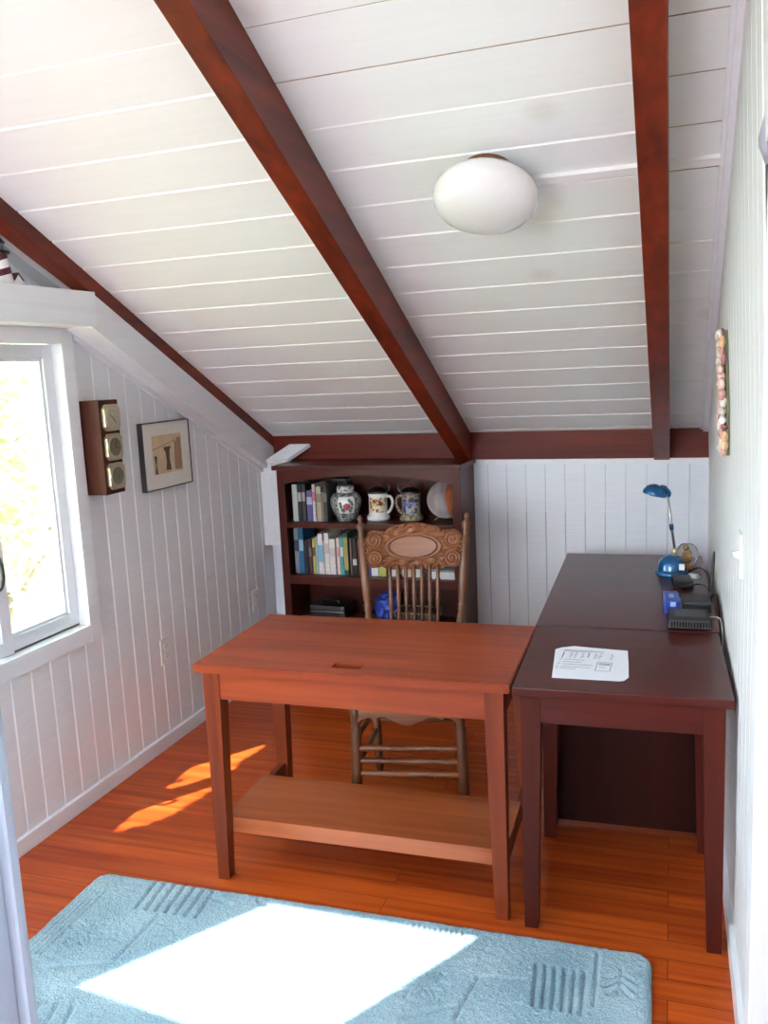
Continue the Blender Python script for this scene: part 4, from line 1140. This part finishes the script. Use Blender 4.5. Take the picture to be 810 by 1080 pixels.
pg = root('plug_adapter', 'white cable plug lying right of the blue lamp base', 'plug', (-.008, 3.72, TZ), math.radians(-30))
b = MB(); b.box(-.018, .018, -.010, .010, .0, .018, None, .003); b.build('plug_body', M['white_pl'], pg)
b = MB(); b.box(.018, .030, -.006, -.003, .006, .012); b.box(.018, .030, .003, .006, .006, .012); b.build('prongs', M['steel'], pg)
def cord(parent, pts, r, m, label, name='cord'):
    a = parent.rotation_euler.z; L = parent.location
    q = [Matrix.Rotation(-a, 3, 'Z') @ (V(p)-L) for p in pts]
    b = MB(); b.tube(spline(q, 7), r, None, 7); o = b.build(name, m, parent); o['label'] = label
z4 = TZ+.004
cord(dl, [(-.030,3.76,z4+.010),(.012,3.76,TZ+.035),(.046,3.62,TZ+.045),(.052,3.48,TZ+.02),(.050,3.40,z4)], .0038, M['black'], 'black cable arching towards the right wall')
cord(ad, [(-.050,3.52,z4+.008),(.010,3.50,TZ+.03),(.042,3.43,TZ+.035),(.050,3.36,TZ+.01),(.045,3.335,z4)], .0035, M['black'], 'black looping cable')
cord(md, [(-.02,3.31,z4+.004),(-.085,3.44,z4+.012),(-.070,3.47,z4+.010),(-.055,3.42,z4),(-.085,3.40,z4+.004),(-.100,3.44,z4+.008)], .003, M['black'], 'tangled black cable')
cord(rt, [(.048,3.09,TZ+.018),(.072,3.075,TZ+.022),(.083,3.05,TZ+.015),(.0865,3.00,TZ-.03),(.087,2.99,TZ-.18)], .0022, M['white_pl'], 'thin white cable')
cord(md, [(.052,3.30,TZ+.03),(.072,3.29,TZ+.05),(.078,3.23,TZ+.03),(.080,3.16,TZ+.0),(.083,3.02,TZ-.06),(.084,2.99,TZ-.25)], .0034, M['black'], 'black cable dropping by the wall')

# lighthouse figurine on the header ledge
lh = root('lighthouse_figurine', 'small white lighthouse figurine with dark red stripes and black lantern on the window header', 'figurine', (-2.205, 2.425, EYE+.336))
b = MB(); b.lathe([(.040,0),(.036,.03),(.031,.06),(.027,.085),(.024,.105)], M['ceramic'], 24); b.build('tower', None, lh)
b = MB()
for k in range(2):
    for i in range(16):
        t0, t1 = i/16, (i+1)/16
        def rp(t, w):
            z = .008+k*.050+t*.050+w; z = min(z, .104); r = .0405-(z/.105)*.016+.0006
            a = -PI*.9+t*PI*1.6; return V((r*math.cos(a), r*math.sin(a), z))
        f = b.bm.faces.new([b.bm.verts.new(p) for p in (rp(t0,0), rp(t1,0), rp(t1,.022), rp(t0,.022))])
b.build('spiral_stripe', plain('maroon_paint', srgb(84,22,40), .4), lh)
b = MB(); b.lathe([(.033,.104),(.035,.106),(.035,.112),(.022,.113),(.020,.114)], None, 20); b.build('gallery', M['black'], lh)
b = MB(); b.lathe([(.018,.113),(.018,.138)], None, 12); b.build('lantern', plain('grey_lantern', srgb(120,130,130), .3), lh)
b = MB(); b.lathe([(.023,.137),(.022,.142),(.012,.155),(.004,.160),(.003,.168),(.001,.170)], None, 16); b.build('lantern_roof', M['black'], lh)
b = MB(); b.prism([(-.01,.032,0),(-.01,.075,0),(-.01,.075,.022),(-.01,.053,.042),(-.01,.032,.022)], (.034,0,0)); ht = b.build('keeper_house', M['ceramic'], lh)
b = MB()
b.prism([(-.013,.029,.020),(-.013,.053,.046),(-.013,.053,.040),(-.013,.033,.018)], (.040,0,0)); b.prism([(-.013,.078,.020),(-.013,.053,.046),(-.013,.053,.040),(-.013,.074,.018)], (.040,0,0)); b.build('house_roof', plain('maroon_roof', srgb(72,26,36), .5), ht)

# ---- rug with carved pile
rug = MB()
RT = math.radians(2.2)
rx0, rx1, ry0, ry1 = 0, 1.795, -1.15, 0
nx, ny = 520, 333
def stripes(u, v, cx, cy, w, h, n, vert):
    du, dv = u-cx, v-cy
    if abs(du) < w and abs(dv) < h:
        q = (du/w if vert else dv/h)*n*PI
        return -.0065*max(0, math.cos(q))**2
    return 0
def diag(u, v, cx, cy, w, h, n, a):
    c, s = math.cos(a), math.sin(a); du, dv = (u-cx)*c+(v-cy)*s, -(u-cx)*s+(v-cy)*c
    if abs(du) < w and abs(dv) < h: return -.0065*max(0, math.cos(dv/h*n*PI))**2
    return 0
def leafy(u, v, cx, cy, R):
    r = math.hypot(u-cx, v-cy); a = math.atan2(v-cy, u-cx)
    if r > R: return 0
    e = R*(.45+.55*abs(math.cos(a*3.5)))
    return -.006 if abs(r-e) < .010 or (r < e and abs(math.sin(a*3.5)) < .12) else 0
def line(u, v, x0, y0, x1, y1, w=.007):
    dx, dy = x1-x0, y1-y0; L2 = dx*dx+dy*dy
    t = max(0, min(1, ((u-x0)*dx+(v-y0)*dy)/L2)); d = math.hypot(u-x0-t*dx, v-y0-t*dy)
    return -.006*math.exp(-(d/w)**2)
SEG = []
for k_ in range(7): SEG.append((.219+.036*k_, -.012, .236+.035*k_, -.153, .0055, .011))
for k_ in range(6): SEG.append((1.490+.0262*k_, -.120, 1.502+.0242*k_, -.280, .0052, .012))
for k_ in range(10): SEG.append((1.115+.0165*k_, -.028, 1.117+.0165*k_, -.056, .004, .007))
for k_ in range(5): SEG.append((.018+.017*k_, -.10, .020+.017*k_, -.42, .004, .006))
for k_ in range(6): SEG.append((.07+.05*k_, -.58, .10+.05*k_, -.70, .006, .008))
for L in ((.452,-.052,.523,-.071),(.327,-.168,.318,-.397),(1.651,-.029,1.652,-.24),(1.344,-.205,1.316,-.375),(1.344,-.205,1.46,-.19),(1.19,-.40,1.30,-.33),(.318,-.397,.12,-.47),(.9,-.06,.86,-.12),(1.02,-.10,.98,-.2),(.60,-.03,.66,-.06),
          (1.716,-.085,1.712,-.185),(1.714,-.10,1.675,-.13),(1.714,-.10,1.755,-.13),(1.713,-.125,1.672,-.165),(1.713,-.125,1.756,-.165),(1.713,-.15,1.685,-.19),(1.713,-.15,1.742,-.19)):
    SEG.append(L+(.006, .008))
def rug_h(u, v):
    h = 0
    for x0, y0, x1, y1, w_, d_ in SEG:
        if min(x0,x1)-.02 < u < max(x0,x1)+.02 and min(y0,y1)-.02 < v < max(y0,y1)+.02:
            h = min(h, line(u, v, x0, y0, x1, y1, w_)/.006*d_)
    h += leafy(u, v, 1.20, -.27, .075)*.6+leafy(u, v, .15, -.30, .07)*.5
    return max(h, -.012)
grid = []
for i in range(nx+1):
    colv = []
    for j in range(ny+1):
        u = rx0+(rx1-rx0)*i/nx; v = ry1+(ry0-ry1)*j/ny
        # rounded corners
        cr = .05
        uu, vv = u, v
        for cxx, cyy, sx, sy in ((rx1-cr, -cr, 1, 1), (cr, -cr, -1, 1)):
            du, dv = (u-cxx)*sx, (v-cyy)*sy
            if du > 0 and dv > 0:
                m_ = max(du, dv); L = math.hypot(du, dv)
                if L > 1e-9: uu = cxx+sx*du*m_/L; vv = cyy+sy*dv*m_/L
        wob = .004*noise.noise(V((u*14, v*14, 0)))
        edge = min(u-rx0, rx1-u, -v, v-ry0)
        hgt = .019+rug_h(u, v)+.0022*noise.noise(V((u*60, v*60, 3)))+.0014*noise.noise(V((u*150, v*150, 9)))
        if edge < .02: hgt *= math.sqrt(max(0, 1-(1-edge/.02)**2))*.75+.25
        if edge <= 1e-6: hgt = .002
        colv.append(rug.bm.verts.new((uu+(wob if edge < .01 else 0), vv+(wob if edge < .01 else 0), hgt)))
    grid.append(colv)
for i in range(nx):
    for j in range(ny):
        f = rug.bm.faces.new((grid[i][j], grid[i][j+1], grid[i+1][j+1], grid[i+1][j])); f.smooth = True
m, nt, bs = new_mat('blue_wool_pile')
tc = N(nt, 'ShaderNodeTexCoord'); n1 = N(nt, 'ShaderNodeTexNoise'); n1.inputs['Scale'].default_value = 170; n1.inputs['Detail'].default_value = 3
n2 = N(nt, 'ShaderNodeTexNoise'); n2.inputs['Scale'].default_value = 5; n2.inputs['Detail'].default_value = 3
nt.links.new(tc.outputs['Object'], n1.inputs['Vector']); nt.links.new(tc.outputs['Object'], n2.inputs['Vector'])
ad_ = N(nt, 'ShaderNodeMath'); ad_.operation = 'ADD'; nt.links.new(n1.outputs[0], ad_.inputs[0]); nt.links.new(n2.outputs[0], ad_.inputs[1])
rp = N(nt, 'ShaderNodeValToRGB'); rp.color_ramp.elements[0].position = .7/2*1.0; rp.color_ramp.elements[1].position = .68
rp.color_ramp.elements[0].color = srgb(120,154,170); rp.color_ramp.elements[1].color = srgb(178,202,211)
hf = N(nt, 'ShaderNodeMath'); hf.operation = 'MULTIPLY'; hf.inputs[1].default_value = .5; nt.links.new(ad_.outputs[0], hf.inputs[0]); nt.links.new(hf.outputs[0], rp.inputs[0])
nt.links.new(rp.outputs[0], bs.inputs['Base Color']); bs.inputs['Roughness'].default_value = .95; bs.inputs['Specular IOR Level'].default_value = .1
bs.inputs['Sheen Weight'].default_value = .15
bp = N(nt, 'ShaderNodeBump'); bp.inputs['Strength'].default_value = .9; bp.inputs['Distance'].default_value = .006; nt.links.new(n1.outputs[0], bp.inputs['Height']); nt.links.new(bp.outputs[0], bs.inputs['Normal'])
tag(rug.build('area_rug', m, None, (-1.895, 2.243, 0), RT), 'light blue rug with carved stripes and leaves on the wooden floor', 'rug')

# ================================================================== outside
b = MB(); b.box(-30, -2.6, -14, 30, -2.8, -2.7); struct(b.build('ground', M['grass']))
def leaf_quad(b, c, s, mi):
    n_ = V((rnd.gauss(0,1), rnd.gauss(0,1), rnd.gauss(0,1))).normalized(); t = n_.orthogonal().normalized()
    t = Matrix.Rotation(rnd.uniform(0, 6.28), 3, n_) @ t; w = n_.cross(t)
    vs = [b.bm.verts.new(c+p) for p in (-t*s, w*s*.45-t*s*.1, t*s, -w*s*.45-t*s*.1)]
    f = b.bm.faces.new(vs); f.material_index = mi
def tree(x, y, z, R, Hc, nleaf, label, s=.10):
    r = root('tree', label, 'tree', (x, y, -2.7), 0, 'trees outside the window')
    b = MB(); b.tube(spline([(0,0,0),(.1,.05,1.2),(-.05,.1,Hc*.6),(.05,0,Hc)], 5), [.16-.006*i for i in range(16)], None, 10)
    for k in range(6):
        a = k*1.05; b.tube([(0,0,Hc*.55+.12*k),(R*.5*math.cos(a), R*.5*math.sin(a), Hc*.8+.2*k)], [.05,.02], None, 6)
    b.build('trunk', M['bark'], r)
    b = MB(); b.mi(M['leaf']); b.mi(M['leaf2'])
    for k in range(nleaf):
        d = V((rnd.gauss(0,1), rnd.gauss(0,1), rnd.gauss(0,1))).normalized()*(rnd.random()**.45)
        c = V((d.x*R, d.y*R, Hc+d.z*R*1.15))*1
        c *= 1+.18*noise.noise(c*.9+V((x,y,0)))
        leaf_quad(b, c, s*rnd.uniform(.6,1.3), rnd.randint(0,1))
    b.build('foliage', None, r)
tree(-5.4, 5.2, 0, 1.6, 3.9, 3000, 'leafy tree nearest the window, seen through the glass')
tree(-11.0, 8.6, 0, 2.7, 5.0, 3800, 'large pale tree further back behind the nearest one', .16)
tree(-9.6, 15.0, 0, 2.6, 4.4, 3600, 'pale green tree behind the window frame, right of the others', .16)

# unseen tree added by the house, leaf gaps shaped to cast the floor sun patches
holes = [[(-2.028,2.520),(-2.035,2.66),(-1.995,2.775),(-1.865,2.895),(-1.885,2.82),(-1.905,2.672),(-1.935,2.625)],
         [(-2.035,2.955),(-2.04,3.095),(-1.955,3.19),(-1.855,3.325),(-1.845,3.31),(-1.862,3.215),(-1.885,3.15),(-1.955,3.015)],
         [(-2.045,2.86),(-1.945,3.0),(-1.868,3.125),(-1.862,3.09),(-1.935,2.955)]]
def inpoly(p, poly):
    c = False; n = len(poly)
    for i in range(n):
        (x0,y0),(x1,y1) = poly[i], poly[(i+1) % n]
        if (y0 > p[1]) != (y1 > p[1]) and p[0] < (x1-x0)*(p[1]-y0)/(y1-y0)+x0: c = not c
    return c
def near(p, poly, r):
    if inpoly(p, poly): return True
    for i in range(len(poly)):
        a, c = V(poly[i]), V(poly[(i+1) % len(poly)]); q = V(p); d = c-a
        t = max(0, min(1, (q-a).dot(d)/d.length_squared))
        if (q-a-d*t).length < r: return True
    return False
r = root('tree', 'leafy tree growing close against the house beside the window', 'tree', (-3.6, .6, -2.7), 0, 'trees outside the window')
b = MB(); b.tube(spline([(0,0,0),(.05,0,2),(.15,.1,4),(.3,.4,6)], 5), [.14-.006*i for i in range(16)], None, 10); b.build('trunk', M['bark'], r)
b = MB(); b.mi(M['leaf']); b.mi(M['leaf2'])
cnt = 0
base = V((-3.6, .6, -2.7))
# floor point = where the leaf's shadow would fall; window plane crossing must be in the opening's neighbourhood
while cnt < 9000:
    fx = rnd.uniform(-2.35, -1.45); fy = rnd.uniform(1.3, 3.55)
    P = V((fx, fy, 0))
    tw = (fx-(XL-TB))/SUN.x                   # back to the outer wall face
    if tw < 0: tw = 0
    q = P-SUN*tw
    if q.z < .55 or q.z > 2.1 or q.y < 1.15 or q.y > 2.95: continue
    s = .028*rnd.uniform(.7, 1.3)
    if any(near((fx, fy), h, s*.75) for h in holes): continue
    d = rnd.uniform(.25, 1.1)
    c = q-SUN*d-base
    leaf_quad(b, c, s, rnd.randint(0,1)); cnt += 1
b.build('foliage', None, r)

# ================================================================== light
sl = bpy.data.lights.new('sun', 'SUN'); sl.energy = 12; sl.color = (1, .97, .93); sl.angle = math.radians(.53)
so = bpy.data.objects.new('sun', sl); COL.objects.link(so); so.location = (-4, -6, 14)
so.rotation_euler = SUN.to_track_quat('-Z', 'Y').to_euler()
w = bpy.data.worlds.new('sky'); scn.world = w; w.use_nodes = True
nt = w.node_tree; bg = nt.nodes['Background']
tc = N(nt, 'ShaderNodeTexCoord'); sx = N(nt, 'ShaderNodeSeparateXYZ'); nt.links.new(tc.outputs['Generated'], sx.inputs[0])
rp = N(nt, 'ShaderNodeValToRGB'); e = rp.color_ramp.elements
e[0].position = .0; e[0].color = (.90, .96, 1, 1); e[1].position = .8; e[1].color = (.60, .78, 1, 1)
nt.links.new(sx.outputs['Z'], rp.inputs[0]); nt.links.new(rp.outputs[0], bg.inputs['Color'])
bg.inputs['Strength'].default_value = 13.5

# ================================================================== camera
yaw, pit, rol = -.347776, .161151, -.045582
f = V((math.sin(yaw)*math.cos(pit), math.cos(yaw)*math.cos(pit), -math.sin(pit)))
rt_ = V((math.cos(yaw), -math.sin(yaw), 0)); up = rt_.cross(f)
r2 = rt_*math.cos(rol)+up*math.sin(rol); u2 = -rt_*math.sin(rol)+up*math.cos(rol)
cd = bpy.data.cameras.new('camera'); cam = bpy.data.objects.new('camera', cd); COL.objects.link(cam)
cd.sensor_fit = 'VERTICAL'; cd.sensor_height = 36; cd.lens = 922.17/1080*36; cd.clip_start = .02
mt = Matrix((r2, u2, -f)).transposed().to_4x4(); mt.translation = (0, 0, EYE); cam.matrix_world = mt
scn.camera = cam
vs = scn.view_settings
vs.view_transform = 'Standard'; vs.look = 'None'; vs.gamma = 1; vs.use_curve_mapping = False; vs.exposure = .78
